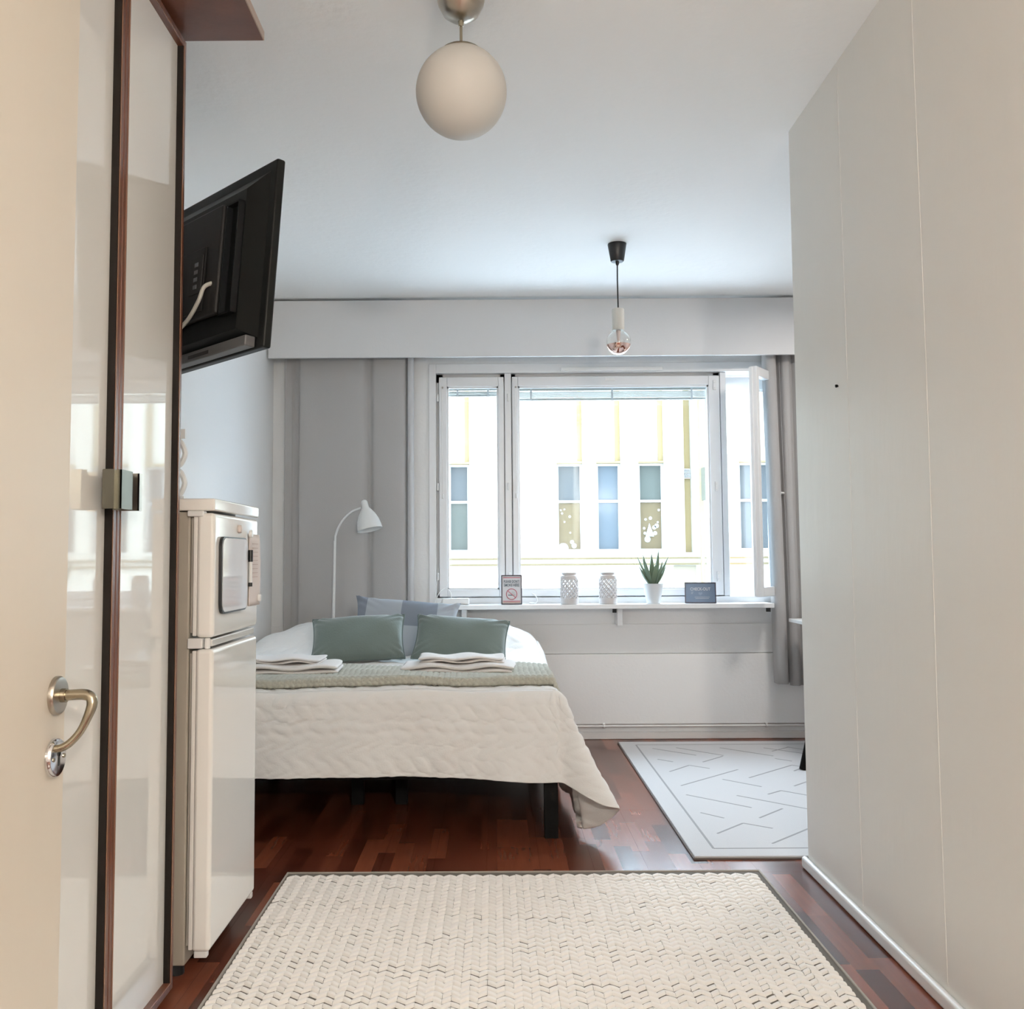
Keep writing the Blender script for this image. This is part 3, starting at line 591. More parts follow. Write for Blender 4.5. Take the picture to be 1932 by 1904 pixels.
B().lathe([(0,0),(0.06,0),(0.06,0.015),(0.03,0.03),(0,0.03)], (0.75,YF,1.9), 32, RXm).done('wall_plate', NICK, hl, smooth=True)
B().lathe([(0.012,0.03),(0.05,0.045),(0.11,0.085),(0.145,0.14),(0.15,0.17),(0.146,0.17),(0.14,0.14),(0.105,0.09),(0.05,0.052),(0.012,0.04)], (0.75,YF,1.9), 36, RXm).done('fill_lamp_bowl', WHITE, hl, smooth=True)
ld = bpy.data.lights.new('hall_fill_bulb', 'POINT'); ld.energy = HALL_FILL; ld.shadow_soft_size = 0.09; ld.color = (1.0,0.92,0.82)
lo = bpy.data.objects.new('hall_fill_bulb', ld); COL.objects.link(lo); lo.parent = hl; lo.location = (0, 0.17, 0)
nl = thing('nook_fill_lamp', 'added unseen shallow fill lamp above the dining nook behind the partition', 'lamp', (2.0,4.75,CZ))  # added hidden lamp, lifts light on ceiling, bed and left wall
B().lathe([(0,CZ),(0.12,CZ),(0.19,CZ-0.03),(0.20,CZ-0.07),(0.195,CZ-0.07),(0.185,CZ-0.034),(0,CZ-0.02)], (2.0,4.75,0), 36).done('shade', WHITE, nl, smooth=True)
ld = bpy.data.lights.new('nook_fill_disc', 'AREA'); ld.shape = 'DISK'; ld.size = 0.36; ld.energy = NOOK_FILL; ld.color = (1.0,0.93,0.86)
lo = bpy.data.objects.new('nook_fill_disc', ld); COL.objects.link(lo); lo.parent = nl; lo.location = (0,0,-0.068)

# ================================================================== FLOOR LAMP
lp = thing('reading_lamp', 'slim white curved-neck reading lamp standing behind the bed', 'lamp', (-0.985,5.955,0))
ly = 5.955; lh = 5.910
B().lathe([(0,0.0),(0.10,0.0),(0.10,0.012),(0.09,0.02),(0.015,0.026),(0,0.026)], (-0.985,ly,0), 32).done('base', LAMPW, lp, smooth=True)
B().tube(smooth_path([(-0.988,ly,0.02),(-0.981,ly,0.77),(-0.970,ly,1.20),(-0.966,ly,1.261),(-0.943,ly-0.006,1.316),(-0.909,ly-0.016,1.363),(-0.860,ly-0.032,1.402),(-0.806,lh,1.420)],8),0.0068,10).done('pole', LAMPW, lp, smooth=True)
B().tube([(-0.978,ly,0.75),(-0.9715,ly,1.225)],0.0085,10).done('sleeve', LAMPW, lp, smooth=True)
ax = Vector((0.22,-0.12,-0.97)).normalized()
R_ = ax.to_track_quat('Z','Y').to_matrix().to_4x4()
sp = [(0,-0.006),(0.014,0.0),(0.019,0.010),(0.0205,0.03),(0.022,0.046),(0.034,0.062),(0.052,0.090),(0.066,0.125),(0.073,0.160),(0.0755,0.180),(0.078,0.1835),(0.0745,0.183),(0.071,0.160),(0.060,0.120),(0.04,0.075),(0,0.06)]
B().lathe(sp, (-0.790,lh,1.465), 36, R_).done('shade', LAMPW, lp, smooth=True)

# ================================================================== BED
bx0, bx1, by0, by1 = -1.345, 0.245, 3.985, 5.925
bed = thing('double_bed', 'wide double bed with slim black metal frame and legs', 'bed', (-0.55,4.95,0))
b = B(); b.box(bx0,bx1,by0,by0+0.03,0.235,0.30); b.done('foot_rail', BLKM, bed)
box('head_rail', bx0, bx1, by1-0.03, by1, 0.235, 0.30, BLKM, bed); box('side_rail', bx0, bx0+0.03, by0+0.03, by1-0.03, 0.235, 0.30, BLKM, bed); box('side_rail', bx1-0.03, bx1, by0+0.03, by1-0.03, 0.235, 0.30, BLKM, bed)
box('middle_rail', -0.59, -0.53, by0+0.03, by1-0.03, 0.235, 0.30, BLKM, bed)
for (x,y) in ((bx1-0.055,by0),(bx0,by0),(bx1-0.055,by1-0.055),(bx0,by1-0.055),(-0.66,by0+0.55),(-0.46,by0+0.55),(-0.58,by1-0.4)): box('leg', x, x+0.055, y, y+0.055, 0.0, 0.235, BLKM, bed, bevel=0.002)
for k in range(12): box('slat', bx0+0.03, bx1-0.03, by0+0.08+k*0.155, by0+0.15+k*0.155, 0.30, 0.312, M('slat_wood',(0.25,0.18,0.1),0.6), bed)
box('mattress', bx0+0.01, bx1-0.02, by0+0.01, by1-0.01, 0.314, 0.570, MATT, bed, bevel=0.03, seg=3)

# ---- bedspread : top sheet and skirt in one mesh
ZT = 0.592
def leaf_relief(S, T, amp):
    """quilted rows of slanted leaves; S,T in metres along the cloth"""
    h = np.zeros_like(S); row = np.floor(T/0.105); tt = T - (row+0.5)*0.105
    cw = 0.082
    for k in (-1,0,1):
        cidx = np.floor(S/cw)+k
        for sgn in (-1,1):
            cx_ = (cidx+0.5)*cw + 0.016*np.sin(row*2.3+cidx*1.7); cy_ = sgn*0.026 + 0.004*np.sin(cidx*2.1+row*3.3)
            ang = np.where(row % 2 == 0, 1, -1)*sgn*0.62 + 0.15*np.sin(cidx*3.1+row)
            dx = S-cx_; dy = tt-cy_
            u = (dx*np.cos(ang)+dy*np.sin(ang))/0.050; v = (-dx*np.sin(ang)+dy*np.cos(ang))/0.0215
            q = 1-np.abs(u)**1.6-v*v
            h = np.maximum(h, np.sqrt(np.clip(q,0,1)))
    return amp*h
def wob(a, b_, f=1.0): return np.sin(a*7.1*f+1.3)*np.cos(b_*5.3*f+0.4)+0.5*np.sin(a*15.7*f+b_*11*f)
def top_height(X, Y):
    z = ZT + 0.005*wob(X, Y)
    # pillows under the cover at the head of the bed
    by = 1/(1+np.exp(-(Y-5.40)/0.055)); endy = np.clip((by1+0.02-Y)/0.10, 0, 1)**0.5
    px_ = np.clip(1-np.abs((X+0.56)/0.82)**5, 0, 1)**0.7
    dip = 1-0.12*np.exp(-((X+0.50)/0.10)**2)
    z = z + 0.155*by*endy*px_*dip + 0.006*by*np.sin(X*23+Y*9)
    return z
nx, ny = 250, 300
xs = np.linspace(bx0, bx1-0.005, nx); ys = np.linspace(by0+0.005, by1, ny); X, Y = np.meshgrid(xs, ys, indexing='ij')
Zt = top_height(X, Y) 
edge = np.minimum(np.clip((bx1+0.012-X)/0.05,0,1), np.clip((Y-by0+0.012)/0.05,0,1)); 
Zt = Zt - 0.022*(1-np.sqrt(1-(1-edge)**2)) 
Zt = Zt + leaf_relief(X, Y, 0.004)*np.clip(edge,0,1)
VT = np.stack([X,Y,Zt],-1).reshape(-1,3); QT = gridq(nx,ny)
# skirt along the foot, round the corner and up the right side
E = []
n1 = 230; n2 = 90; n3 = 260
for k in range(n1): E.append(('f', bx0+(bx1-bx0-0.03)*k/(n1-1), 0.0))
for k in range(1, n2): E.append(('c', 0.0, (PI/2)*k/n2))
for k in range(n3): E.append(('s', by0+0.03+(by1-by0-0.03)*k/(n3-1), 0.0))
nq = 90; VS = np.zeros((len(E), nq, 3)); arc = 0.0
S_ = np.zeros((len(E),)); D_ = np.zeros((len(E),))
for i, (kd, p, phi) in enumerate(E):
    q = np.linspace(0,1,nq)
    if kd == 'f':
        ox, oy, dx, dy = p, by0, 0.0, -1.0; drop = 0.345+0.012*math.sin(p*3)+0.02*max(0,(p+0.3))**2; fl_ = 0.045+0.012*math.sin(p*9+1)+0.006*math.sin(p*21); s = p
        if p > -0.2: fl_ += 0.03*((p+0.2)/0.42)**2
    elif kd == 'c':
        t = phi/(PI/2); ox, oy = bx1-0.03+0.03*math.sin(phi), by0+0.03-0.03*math.cos(phi)
        ang = phi; dx, dy = math.sin(ang), -math.cos(ang)
        pk = math.exp(-((t-0.60)/0.20)**2)
        drop = 0.353+ (0.56-0.353)*(1/(1+math.exp(-(t-0.70)/0.05))) + 0.07*math.exp(-((t-0.55)/0.16)**2)
        fl_ = 0.085*(1-t)**2 + 0.215*pk + 0.085*t**2; s = bx1-0.03+0.28*t
    else:
        ox, oy, dx, dy = bx1, p, 1.0, 0.0; w = p-by0
        drop = 0.56-0.02*math.sin(w*4); fl_ = 0.055+0.02*math.sin(w*5+0.5)*min(1,w*3)+0.008*math.sin(w*17); s = bx1+0.25+w
        if p > 5.2: fl_ += 0.03*min(1,(p-5.2)/0.3)
    x_e = min(max(ox, bx0), bx1-0.005); y_e = max(oy, by0+0.005)
    z0 = float(top_height(np.array([x_e]), np.array([y_e]))[0]) - 0.010
    drop2 = drop + (z0-ZT) 
    hor = fl_*(0.25*np.sqrt(q)*(1-q*0.2)+0.8*q**1.35) + 0.022*np.sqrt(np.clip(q*8,0,1)) - 0.006
    VS[i,:,0] = ox+dx*hor; VS[i,:,1] = oy+dy*hor; VS[i,:,2] = np.maximum(z0 - drop2*q, 0.02)
    S_[i] = s; D_[i] = drop2
# soften the transition round the corner
ker = np.exp(-0.5*(np.arange(-24,25)/9.0)**2); ker /= ker.sum()
pad = np.pad(VS, ((24,24),(0,0),(0,0)), mode='edge'); sm = sum(ker[k]*pad[k:k+len(E)] for k in range(49))
wgt = np.clip(1-np.abs(np.arange(len(E))-n1)/40.0, 0, 1)[:,None,None]; VS = VS*(1-wgt)+sm*wgt
# relief displacement along normals
dE = np.gradient(VS, axis=0); dQ = np.gradient(VS, axis=1); Nn = np.cross(dE, dQ); Nn /= np.linalg.norm(Nn,axis=2,keepdims=True)+1e-9
Sg = np.repeat(S_[:,None], nq, 1); Tg = np.linspace(0,1,nq)[None,:]*D_[:,None]
rel = leaf_relief(Sg, Tg, 0.0042)*(0.8+0.4*np.sin(Sg*5+Tg*9)) + 0.004*wob(Sg*1.3, Tg*2.0, 1.6) + 0.0012*np.sin(Sg*90+Tg*40+3*np.sin(Tg*60)) + 0.0022*np.sin(Tg*150+np.sin(Sg*40))*np.exp(-((Tg-0.13)/0.05)**2)
sgn = np.sign(Nn[20,40,1])*-1
VS += (sgn*Nn)*rel[...,None]*np.clip(np.linspace(0,1,nq)*12,0,1)[None,:,None]
QS = gridq(len(E), nq) + len(VT)
sp_ = fromnp('bedspread', np.concatenate([VT, VS.reshape(-1,3)]), np.concatenate([QT, QS]), SPREAD)
sp_.modifiers.new('t','SOLIDIFY').thickness = 0.006; sp_.modifiers['t'].offset = -1
tag(sp_, 'white leaf-quilted bedspread draped over the double bed', 'bedspread')

# ---- knitted throw across the foot of the bed
def knit(S, T):
    c = np.floor(S/0.024); s = (S/0.024-c)-0.5
    return 0.0055*np.abs(np.cos(PI*(T/0.021+np.abs(s)*0.9)))*(1-(2*s)**4)
th_n, th_m = 420, 110
u = np.linspace(0,1,th_n)
TV_ = np.zeros((th_n, th_m, 3))
L0, L1 = bx0+0.0, 0.345
for i, uu in enumerate(u):
    d = L0 + (L1-L0)*uu      # distance across the bed
    over = max(0.0, d-(bx1-0.01))
    x = d if over == 0 else bx1-0.01+over*0.35; dz = 0 if over == 0 else -over*0.85
    yf = 4.048+0.018*math.sin(d*3.4+0.6)+0.008*math.sin(d*9) + over*0.1; yb = 4.625+0.02*math.sin(d*2.7+2)
    # closed section: bottom front -> rounded front edge -> top -> back edge
    k1 = 26; tt = 0.034
    sec = []
    for k in range(k1): a = -PI/2-PI*k/(k1-1); sec.append((yf+tt/2+tt/2*math.cos(a), tt/2+tt/2*math.sin(a)))
    for k in range(1, th_m-k1-10): f_ = k/(th_m-k1-10); sec.append((yf+tt/2+(yb-yf-tt/2)*f_, tt - (0.014*(1/(1+math.exp(-(f_-0.32)*60)))) + 0.003*math.sin(f_*20+d*8)))
    zl = sec[-1][1]
    while len(sec) < th_m: k = th_m-len(sec); sec.append((yb+0.004*math.sin(k/10*PI), zl*(k-1)/10))
    for j, (yy, zz) in enumerate(sec):
        xc = np.array([min(x, bx1-0.02)]); yc = np.array([max(yy, by0+0.02)])
        base = float(top_height(xc, yc)[0]) + 0.0045 - 0.0
        TV_[i,j] = (x, yy, base+zz+dz)
dE = np.gradient(TV_, axis=0); dQ = np.gradient(TV_, axis=1); Nn = np.cross(dE,dQ); Nn /= np.linalg.norm(Nn,axis=2,keepdims=True)+1e-9
if Nn[200,60,2] < 0: Nn = -Nn
Tm = np.concatenate([[0], np.cumsum(np.linalg.norm(np.diff(TV_[200],axis=0),axis=1))])
TV_ += Nn*knit((L0+(L1-L0)*u)[:,None]+0*Tm[None,:], Tm[None,:]+0*u[:,None])[...,None]
tag(fromnp('knitted_throw', TV_.reshape(-1,3), gridq(th_n,th_m), SAGE), 'sage green chunky knitted throw laid across the foot of the bed', 'throw')
KNIT_TOP = 0.032

# ---- towels
def towel(label, cx_, cy_, z0, wx, wy, th, layers, rot, seed):
    root = thing('folded_towel', label, 'towel', (cx_,cy_,z0), rot, 'folded towels on the throw', local=True)
    r = np.random.default_rng(seed); nu, nv = 48, 28
    lt = th/layers
    for l in range(layers):
        V = []
        off = r.uniform(-0.008,0.008,2)
        A = np.linspace(0,2*PI,nv,endpoint=False)
        for i in range(nu):
            s = math.sin(PI/2*(-1+2*i/(nu-1))); xw = wx/2; x = s*xw
            endt = math.sqrt(max(0,1-abs(s)**22)); 
            for a in A:
                ca, sa = math.cos(a), math.sin(a)
                yy = (wy/2)*math.copysign(abs(ca)**0.32, ca)*(0.9+0.1*endt)*(0.985+0.015*math.sin(5*s+l)); zz = (lt/2)*math.copysign(abs(sa)**0.75, sa)
                zc = lt*(l+0.5)+0.0035*math.sin(6*s+seed+l*1.3)+0.003*math.sin(3.1*s*2+yy*20)
                V.append((x+off[0]+0.004*math.sin(yy*30+l), yy+off[1], max(0.0008, zc+zz*(0.12+0.88*endt)*1.02)))
        Q = []
        for i in range(nu-1):
            for k in range(nv): Q.append((i*nv+k, i*nv+(k+1)%nv, (i+1)*nv+(k+1)%nv, (i+1)*nv+k))
        me_v = V; caps = [list(range(nv))[::-1], list(range((nu-1)*nv, nu*nv))]
        pyd('fold', me_v, Q+caps, TOWEL, root, smooth=True)
    del root['_local']
    return root
tz = ZT+0.028
towel('white towel folded at the bottom of the right-hand pile', -0.165, 4.345, tz, 0.49, 0.24, 0.040, 2, -0.03, 3)
towel('smaller white towel on top of the right-hand pile', -0.150, 4.375, tz+0.041, 0.37, 0.19, 0.028, 2, 0.02, 5)
towel('white towel folded at the bottom of the pile beside the refrigerator', -0.93, 4.345, tz, 0.50, 0.26, 0.040, 2, 0.05, 8)
towel('smaller white towel on top of the pile beside the refrigerator', -0.96, 4.385, tz+0.041, 0.40, 0.20, 0.026, 2, -0.02, 11)

# ---- cushions
def cushion(name, label, w, h, t, loc, rx, rz, ry, mat, piping=None, group=None, seed=1, ears=0.0, fold=0.0):
    root = thing(name, label, 'cushion', loc, 0, group, local=True); root.rotation_euler = (rx, ry, rz)
    n = 44; g = np.linspace(-1,1,n); U, V = np.meshgrid(g,g,indexing='ij'); r = np.random.default_rng(seed)
    pin = 0.10
    X = (w/2)*U*(1-pin*(1-V*V)*np.abs(U)**2.0*0.6) ; Z = (h/2)*V*(1-pin*(1-U*U)*np.abs(V)**2.0*0.6)
    X = X + ears*np.sign(U)*np.abs(U*V)**6*w; Z = Z + ears*np.sign(V)*np.abs(U*V)**6*h
    T = (np.clip(1-U**2,0,1)*np.clip(1-V**2,0,1))**0.42
    corner = np.abs(U*V)**3
    ph = r.uniform(0,6,3)
    wr = 0.017*corner*np.sin(22*(U*np.sign(V)-V*np.sign(U))+ph[0]) + 0.004*np.sin(5*U+ph[1])*np.cos(4*V+ph[2])
    verts = []
    for sg in (1,-1): verts.append(np.stack([X, sg*(t/2)*T + wr*(T>0.02), Z + fold*np.clip(U,0,1)**2*0],-1).reshape(-1,3))
    Vv = np.concatenate(verts); q = gridq(n,n); o = fromnp('cover', Vv, np.concatenate([q[:, ::-1], q+n*n]), mat, root)
    if piping is not None:
        idx = [(i,0) for i in range(n)]+[(n-1,j) for j in range(1,n)]+[(i,n-1) for i in range(n-2,-1,-1)]+[(0,j) for j in range(n-2,0,-1)]
        B().tube([tuple(Vv[i*n+j]) for i,j in idx], 0.0042, 6, closed=True).done('piping', piping, root, smooth=True)
    del root['_local']; return root
VELP = M('velvet_piping', (0.13,0.175,0.17), 0.7)
lean = math.radians(-38)
cushion('velvet_cushion', 'grey-green velvet cushion on the left side of the bed', 0.475, 0.265, 0.16, (-0.700,5.03,0.708), lean, 0.04, -0.05, VELV, VELP, 'green velvet cushions', 3)
cushion('velvet_cushion', 'grey-green velvet cushion on the right side of the bed', 0.475, 0.26, 0.16, (-0.175,5.00,0.703), lean, -0.05, 0.075, VELV, VELP, 'green velvet cushions', 9)
def check_mat():
    mt = bpy.data.materials.new('blue_check'); mt.use_nodes = True; nt = mt.node_tree; b = nt.nodes['Principled BSDF']; N = nt.nodes.new; L = nt.links.new
    tc = N('ShaderNodeTexCoord'); mp = N('ShaderNodeMapping'); mp.inputs['Location'].default_value = (0.14,0.0,0.02); mp.inputs['Scale'].default_value = (5.2,0.0,5.2)
    wv = N('ShaderNodeTexChecker'); wv.inputs['Scale'].default_value = 1.0; wv.inputs['Color1'].default_value = (0.36,0.39,0.43,1); wv.inputs['Color2'].default_value = (0.20,0.225,0.27,1)
    L(tc.outputs['Object'], mp.inputs[0]); L(mp.outputs[0], wv.inputs['Vector']); L(wv.outputs['Color'], b.inputs['Base Color']); b.inputs['Roughness'].default_value = 0.85
    return mt
cushion('check_pillow', 'blue-grey checked pillow leaning behind the two green cushions', 0.56, 0.37, 0.16, (-0.490,5.33,0.725), math.radians(-30), 0.02, 0.085, check_mat(), None, None, 5, ears=0.02)

# ================================================================== RUGS
rg = thing('braided_rug', 'cream chunky braided wool rug on the hallway floor', 'rug', (0.09,2.4,0))
RX0, RX1, RY0, RY1 = -0.737, 0.921, 1.24, 3.545
box('backing', RX0, RX1, RY0, RY1, 0.0005, 0.007, RUGB, rg)
dx, dy = 0.0227, 0.0318; nc = int((RX1-RX0-0.012)/dx); nr = int((RY1-RY0-0.02)/dy)
gu, gv = 5, 8
uu = np.linspace(-0.5,0.5,gu); vv = np.linspace(-0.5,0.5,gv); U, V = np.meshgrid(uu,vv,indexing='ij')
prof_h = (1-np.abs(2*U)**6*0.16)*np.sqrt(np.clip(1-np.abs(2*V)**4.5,0,1))
allV = []; qs = []; base = gridq(gu,gv); cnt = 0
for i in range(nc):
    for j in range(nr):
        sg = 1 if i % 2 == 0 else -1
        jx, jy, jh, js = rng.normal(0,0.0003), rng.normal(0,0.0010), rng.normal(0,0.0008), rng.normal(0,0.0013)
        cx_ = RX0+0.006+(i+0.5)*dx+jx; cy_ = RY0+0.016+(j+0.5)*dy+jy+0.002*math.sin(i*0.5)+0.0025*math.sin(j*0.9+i*0.13)
        Xp = cx_+U*dx*1.0; Yp = cy_+V*dy*(0.775+0.9*js/0.0318)+sg*(0.0185+js)*U; Zp = 0.0055+(0.0075+jh)*prof_h
        allV.append(np.stack([Xp,np.clip(Yp,RY0,RY1),Zp],-1).reshape(-1,3)); qs.append(base+cnt); cnt += gu*gv
st = fromnp('stitches', np.concatenate(allV), np.concatenate(qs), RUGW, rg); st['kind'] = 'stuff'
b = B(); t = 0.006; b.box(RX0-t,RX0,RY0-t,RY1+t,0.0005,0.011).box(RX1,RX1+t,RY0-t,RY1+t,0.0005,0.011).box(RX0,RX1,RY1,RY1+t,0.0005,0.011).box(RX0,RX1,RY0-t,RY0,0.0005,0.011); b.done('edge_binding', M('rug_binding',(0.42,0.385,0.34),0.9), rg)

rg2 = thing('carved_rug', 'flat white rug with grey-shaded carved geometric lines in the dining nook', 'rug', (1.53,4.83,0))
box('pile', 0.729, 2.33, 3.705, 5.95, 0.0015, 0.0125, RUG2, rg2, bevel=0.003)
box('binding', 0.724, 2.335, 3.700, 5.955, 0.0006, 0.0065, M('rug2_binding',(0.16,0.14,0.13),0.9), rg2)
LN = [(0.88,5.44,0.95,5.37),(1.11,5.36,1.25,5.51),(0.89,5.13,1.02,5.28),(1.02,5.28,1.11,5.2),(0.89,4.82,1.25,5.17),(1.26,4.98,1.56,5.27),(1.56,5.27,1.70,5.13),(1.12,4.95,1.27,4.79),(1.43,4.8,1.6,4.97),(1.26,4.64,1.34,4.71),(1.34,4.71,1.5,4.55),(0.88,4.64,1.12,4.4),(1.11,4.62,1.40,4.33),(0.88,4.32,0.96,4.23),(1.11,4.23,1.25,4.38),(0.88,4.0,1.02,4.15),(1.02,4.15,1.12,4.07),(1.06,3.86,1.30,4.10),(0.9,5.74,1.11,5.54),(1.04,5.76,1.26,5.53),(1.29,5.75,1.53,5.51),(1.56,5.64,1.69,5.76)]
LN += [(a+0.64,b_-0.0,c+0.64,d) for a,b_,c,d in LN if c+0.64 < 2.22]
LN += [(0.82,3.80,0.82,5.85),(0.82,3.80,2.24,3.80),(0.82,5.85,2.24,5.85),(2.24,3.80,2.24,5.85)]
for (a,b_,c,d) in LN:
    p = Vector((a,b_,0)); q = Vector((c,d,0)); L_ = (q-p).length; ang = math.atan2(d-b_, c-a)
    B().box(-L_/2,L_/2,-0.0045,0.0045,0.0115,0.0131, Matrix.Translation((p+q)/2) @ Matrix.Rotation(ang,4,'Z')).done('groove_shade_line', RUG2L, rg2)  # grey strips lie on the pile and stand for groove shade

# ================================================================== DINING NOOK
tb = thing('dining_table', 'white topped table corner just showing beyond the partition wall', 'table', (2.2,5.5,0))
box('tabletop', 1.752, 2.62, 5.15, 5.905, 0.722, 0.742, WHITE, tb, bevel=0.003)
for (x,y) in ((1.98,5.28),(2.55,5.28),(1.98,5.78),(2.55,5.78)): B().tube([(x,y,0.0135),(x,y,0.722)],[0.016,0.022],12).done('leg', BLKM, tb, smooth=True)
st_ = thing('stool', 'black stool leg standing on the white carved rug by the partition', 'stool', (1.815,5.155,0.0125))
B().lathe([(0,0.44),(0.13,0.44),(0.142,0.45),(0.142,0.465),(0.13,0.475),(0,0.475)], (1.815,5.155,0), 32).done('seat', BLKM, st_, smooth=True)
for (sx_,sy_) in ((-1,0),(1,0),(0,1),(0,-1)):
    B().tube([(1.815+sx_*0.232,5.155+sy_*0.232,0.014),(1.815+sx_*0.125,5.155+sy_*0.125,0.445)],[0.020,0.022],12).done('leg', BLKM, st_, smooth=True)

# ================================================================== THINGS ON THE SHELF
SZ = 0.8315
# power strip
ps = thing('power_strip', 'white extension socket block with cable at the left end of the shelf', 'power strip', (-0.24,6.0,SZ))
box('block', -0.325, -0.158, 5.975, 6.025, SZ, SZ+0.040, WHITE, ps, bevel=0.010, seg=3)
for x in (-0.29,-0.24,-0.19): B().cyl((x,6.0,SZ+0.0402),0.017,0.001,'Z',20).done('socket', M('socket_shadow',(0.45,0.45,0.45),0.5), ps)
B().tube(smooth_path([(-0.325,6.0,SZ+0.015),(-0.345,6.0,SZ+0.01),(-0.372,5.99,SZ-0.02),(-0.39,6.03,SZ-0.12)],6),0.004,8).done('cable', WHITE, ps, smooth=True)
B().tube(smooth_path([(-0.27,6.01,SZ+0.04),(-0.275,6.02,SZ+0.075),(-0.305,6.03,SZ+0.098),(-0.34,6.02,SZ+0.075),(-0.365,6.0,SZ+0.02),(-0.38,6.02,SZ-0.05)],8),0.0028,8).done('plug_lead', WHITE, ps, smooth=True)
B().tube(smooth_path([(-0.35,6.07,1.05),(-0.362,6.06,0.93),(-0.375,6.04,SZ-0.01),(-0.385,6.05,0.7)],6),0.0022,6).done('thin_lead', WHITE, ps, smooth=True)
# no-smoking sign
def sign(name, label, x, y, w, h, tilt, rotz, framemat, fillmat, fw):
    s = thing(name, label, 'sign', (x,y,SZ), 0, local=True); s.rotation_euler = (tilt, 0, rotz)
    b = B(); b.box(-w/2,-w/2+fw,-0.006,0.006,0,h).box(w/2-fw,w/2,-0.006,0.006,0,h).box(-w/2+fw,w/2-fw,-0.006,0.006,0,fw).box(-w/2+fw,w/2-fw,-0.006,0.006,h-fw,h)
    b.done('frame', framemat, s, bevel=0.0015); box('print', -w/2+fw,w/2-fw,-0.002,0.004,fw,h-fw, fillmat, s)
    return s
RX = Matrix.Rotation(PI/2,4,'X')
sg1 = sign('no_smoking_sign', 'small framed no-smoking notice on the window shelf', 0.099, 5.975, 0.126, 0.178, math.radians(-5), 0.0, SIGNF, SIGNP, 0.0065)
def bar(x0,x1,z0,z1,mat,s,name='printed_bar'): box(name, x0,x1,-0.0028,-0.002,z0,z1, mat, s)
bar(-0.052,0.052,0.160,0.1645,PINK,sg1); bar(-0.052,0.052,0.018,0.022,PINK,sg1); bar(-0.052,0.052,0.0115,0.015,ORNG,sg1)
text('lettering', "PLEASE DON'T", 0.0235, Matrix.Translation((0,-0.003,0.138)) @ RX, INK, sg1, 0.62)
text('lettering', "SMOKE HERE", 0.0235, Matrix.Translation((0,-0.003,0.116)) @ RX, INK, sg1, 0.68)
B().tube([(0.032*math.cos(a),-0.003,0.062+0.032*math.sin(a)) for a in np.linspace(0,2*PI,36,endpoint=False)],0.0024,6,closed=True).done('red_ring', PINK, sg1, smooth=True)
B().box(-0.031,0.031,-0.0036,-0.0022,-0.002,0.002, Matrix.Translation((0,0,0.062)) @ Matrix.Rotation(math.radians(42),4,'Y')).done('red_bar', PINK, sg1)
bar(-0.021,0.006,0.0535,0.0585,INK,sg1,'cigarette'); bar(0.0065,0.020,0.0535,0.0585,M('cig_grey',(0.35,0.40,0.38),0.6),sg1,'cigarette_tip')
for k in range(3): B().tube(smooth_path([(0.004+k*0.006,-0.003,0.062),(0.001+k*0.007,-0.003,0.070),(0.006+k*0.006,-0.003,0.078)],4),0.0008,5).done('smoke_curl', M('cig_grey'), sg1)
# check-out sign
sg2 = sign('check_out_sign', 'small framed dark blue check-out notice on the right of the shelf', 1.245, 5.985, 0.186, 0.126, math.radians(-6), math.radians(-8), SIGNF, NAVY, 0.005)
text('lettering', 'CHECK-OUT', 0.0255, Matrix.Translation((0.0,-0.003,0.085)) @ RX, SKYB, sg2, 0.82)
for (x0,x1,z) in ((-0.055,-0.042,0.066),(-0.055,-0.046,0.058),(-0.035,0.055,0.036),(-0.030,0.050,0.028)): bar(x0,x1,z,z+0.0016,SKYB,sg2,'fine_print')
hp_ = [(0.0006*16*math.sin(t)**3*1.3, 0.0006*1.2*(13*math.cos(t)-5*math.cos(2*t)-2*math.cos(3*t)-math.cos(4*t))) for t in np.linspace(0,2*PI,40,endpoint=False)]
pyd('heart', [(x,-0.0024,0.058+z) for x,z in hp_], [list(range(40))], HEART, sg2)
# lanterns
def lantern(x, y, label):
    t = thing('candle_lantern', label, 'lantern', (x,y,SZ), 0, 'pierced ceramic lanterns on the shelf')
    R = 0.0545
    b = B(); b.lathe([(0,0),(R*0.94,0),(R,0.006),(R,0.036),(R-0.005,0.036),(R-0.005,0.006),(0,0.006)], (x,y,SZ), 40); b.done('base', CERA, t, smooth=True)
    b = B(); b.lathe([(R,0.152),(R,0.160),(R*0.97,0.170),(R*0.82,0.176),(R*0.80,0.181),(R*0.86,0.183),(R*0.87,0.190),(R*0.78,0.190),(R*0.74,0.176),(R-0.006,0.160),(R-0.006,0.152),(R,0.152)], (x,y,SZ), 40); b.done('shoulder', CERA, t, smooth=True)
    b = B(); nn = 12
    for dr_ in (-1, 1):
        for k in range(nn):
            b.tube([(x+(R-0.003)*math.cos(2*PI*k/nn+dr_*q*2.1), y+(R-0.003)*math.sin(2*PI*k/nn+dr_*q*2.1), SZ+0.033+0.122*q) for q in np.linspace(0,1,15)], 0.0040, 6)
    b.done('pierced_wall', CERA, t, smooth=True)
    return t
lantern(0.450, 5.985, 'pierced pale ceramic lantern nearer the no-smoking notice'); lantern(0.684, 5.985, 'pierced pale ceramic lantern nearer the potted plant')
# small loose cable
tag(B().tube(smooth_path([(0.165,6.02,SZ+0.004),(0.20,6.0,SZ+0.005),(0.235,5.99,SZ+0.006),(0.255,6.0,SZ+0.02),(0.245,6.02,SZ+0.05),(0.225,6.03,SZ+0.065)],8),0.0028,8).cyl((0.222,5.99,SZ+0.006),0.006,0.03,'X',10).done('charging_cable', WHITE, None, smooth=True), 'thin white charging cable looped behind the no-smoking notice', 'cable')
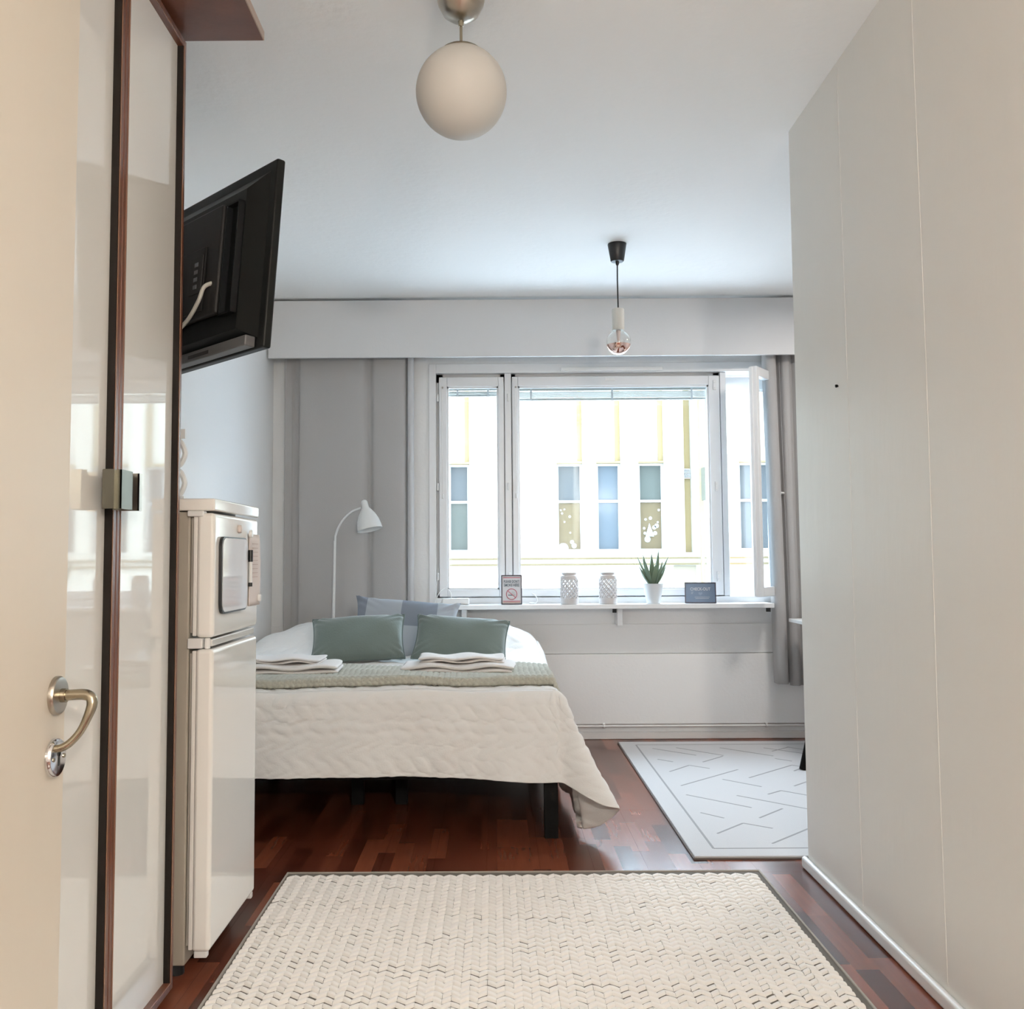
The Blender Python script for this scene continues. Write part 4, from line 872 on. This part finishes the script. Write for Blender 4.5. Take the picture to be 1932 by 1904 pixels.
# plant
pl_ = thing('potted_plant', 'spiky green succulent in a pale grey pot on the window shelf', 'plant', (0.96,5.99,SZ))
B().lathe([(0,0.0),(0.039,0.0),(0.041,0.003),(0.060,0.118),(0.0615,0.121),(0.055,0.121),(0.052,0.105),(0,0.105)], (0.96,5.99,SZ), 40).done('pot', POT, pl_, smooth=True)
B().lathe([(0.0,0.110),(0.053,0.108),(0.053,0.100),(0,0.100)], (0.96,5.99,SZ), 24).done('soil', SOIL, pl_, smooth=True)
def aloe(az, tilt, L, wd_, curl):
    n, mcs = 12, 8; V = []
    ca, sa = math.cos(az), math.sin(az); p = Vector((0.96+0.010*ca, 5.99+0.010*sa, SZ+0.106)); th = tilt
    for i in range(n+1):
        t = i/n; d = Vector((math.sin(th)*ca, math.sin(th)*sa, math.cos(th))); side = Vector((-sa, ca, 0)); nor = side.cross(d)
        w = wd_*(0.55+1.3*t*(1-t)*1.6)*(1-t**3)+0.0006; thk = w*0.42
        for k in range(mcs):
            a = 2*PI*k/mcs; V.append(tuple(p + side*(w*math.cos(a)) + nor*(thk*math.sin(a) + 0.45*w*math.cos(a)**2)))
        p = p + d*(L/n); th += curl/n
    Q = [(i*mcs+k, i*mcs+(k+1)%mcs, (i+1)*mcs+(k+1)%mcs, (i+1)*mcs+k) for i in range(n) for k in range(mcs)] + [list(range(mcs))[::-1], list(range(n*mcs,(n+1)*mcs))]
    pyd('leaf', V, Q, LEAF, pl_, smooth=True)
for az, ti, L, w_, cu in ((-0.25,0.62,0.145,0.017,-0.25),(3.35,0.66,0.150,0.017,-0.2),(-1.45,0.30,0.135,0.021,0.0),(-0.75,0.42,0.165,0.018,-0.1),(-2.35,0.48,0.165,0.018,-0.15),(3.0,0.46,0.205,0.015,-0.05),(0.15,0.44,0.205,0.015,0.05),(0.5,0.14,0.225,0.017,0.05),(2.7,0.26,0.205,0.016,0.0),(1.6,0.10,0.20,0.017,0.1),(2.2,0.42,0.19,0.015,0.0),(1.0,0.36,0.19,0.015,0.0),(-1.9,0.12,0.18,0.018,0.0)):
    aloe(az, ti, L, w_, cu)

for o in bpy.data.objects:
    for k in ('_base','_local','_rel'):
        if k in o: del o[k]
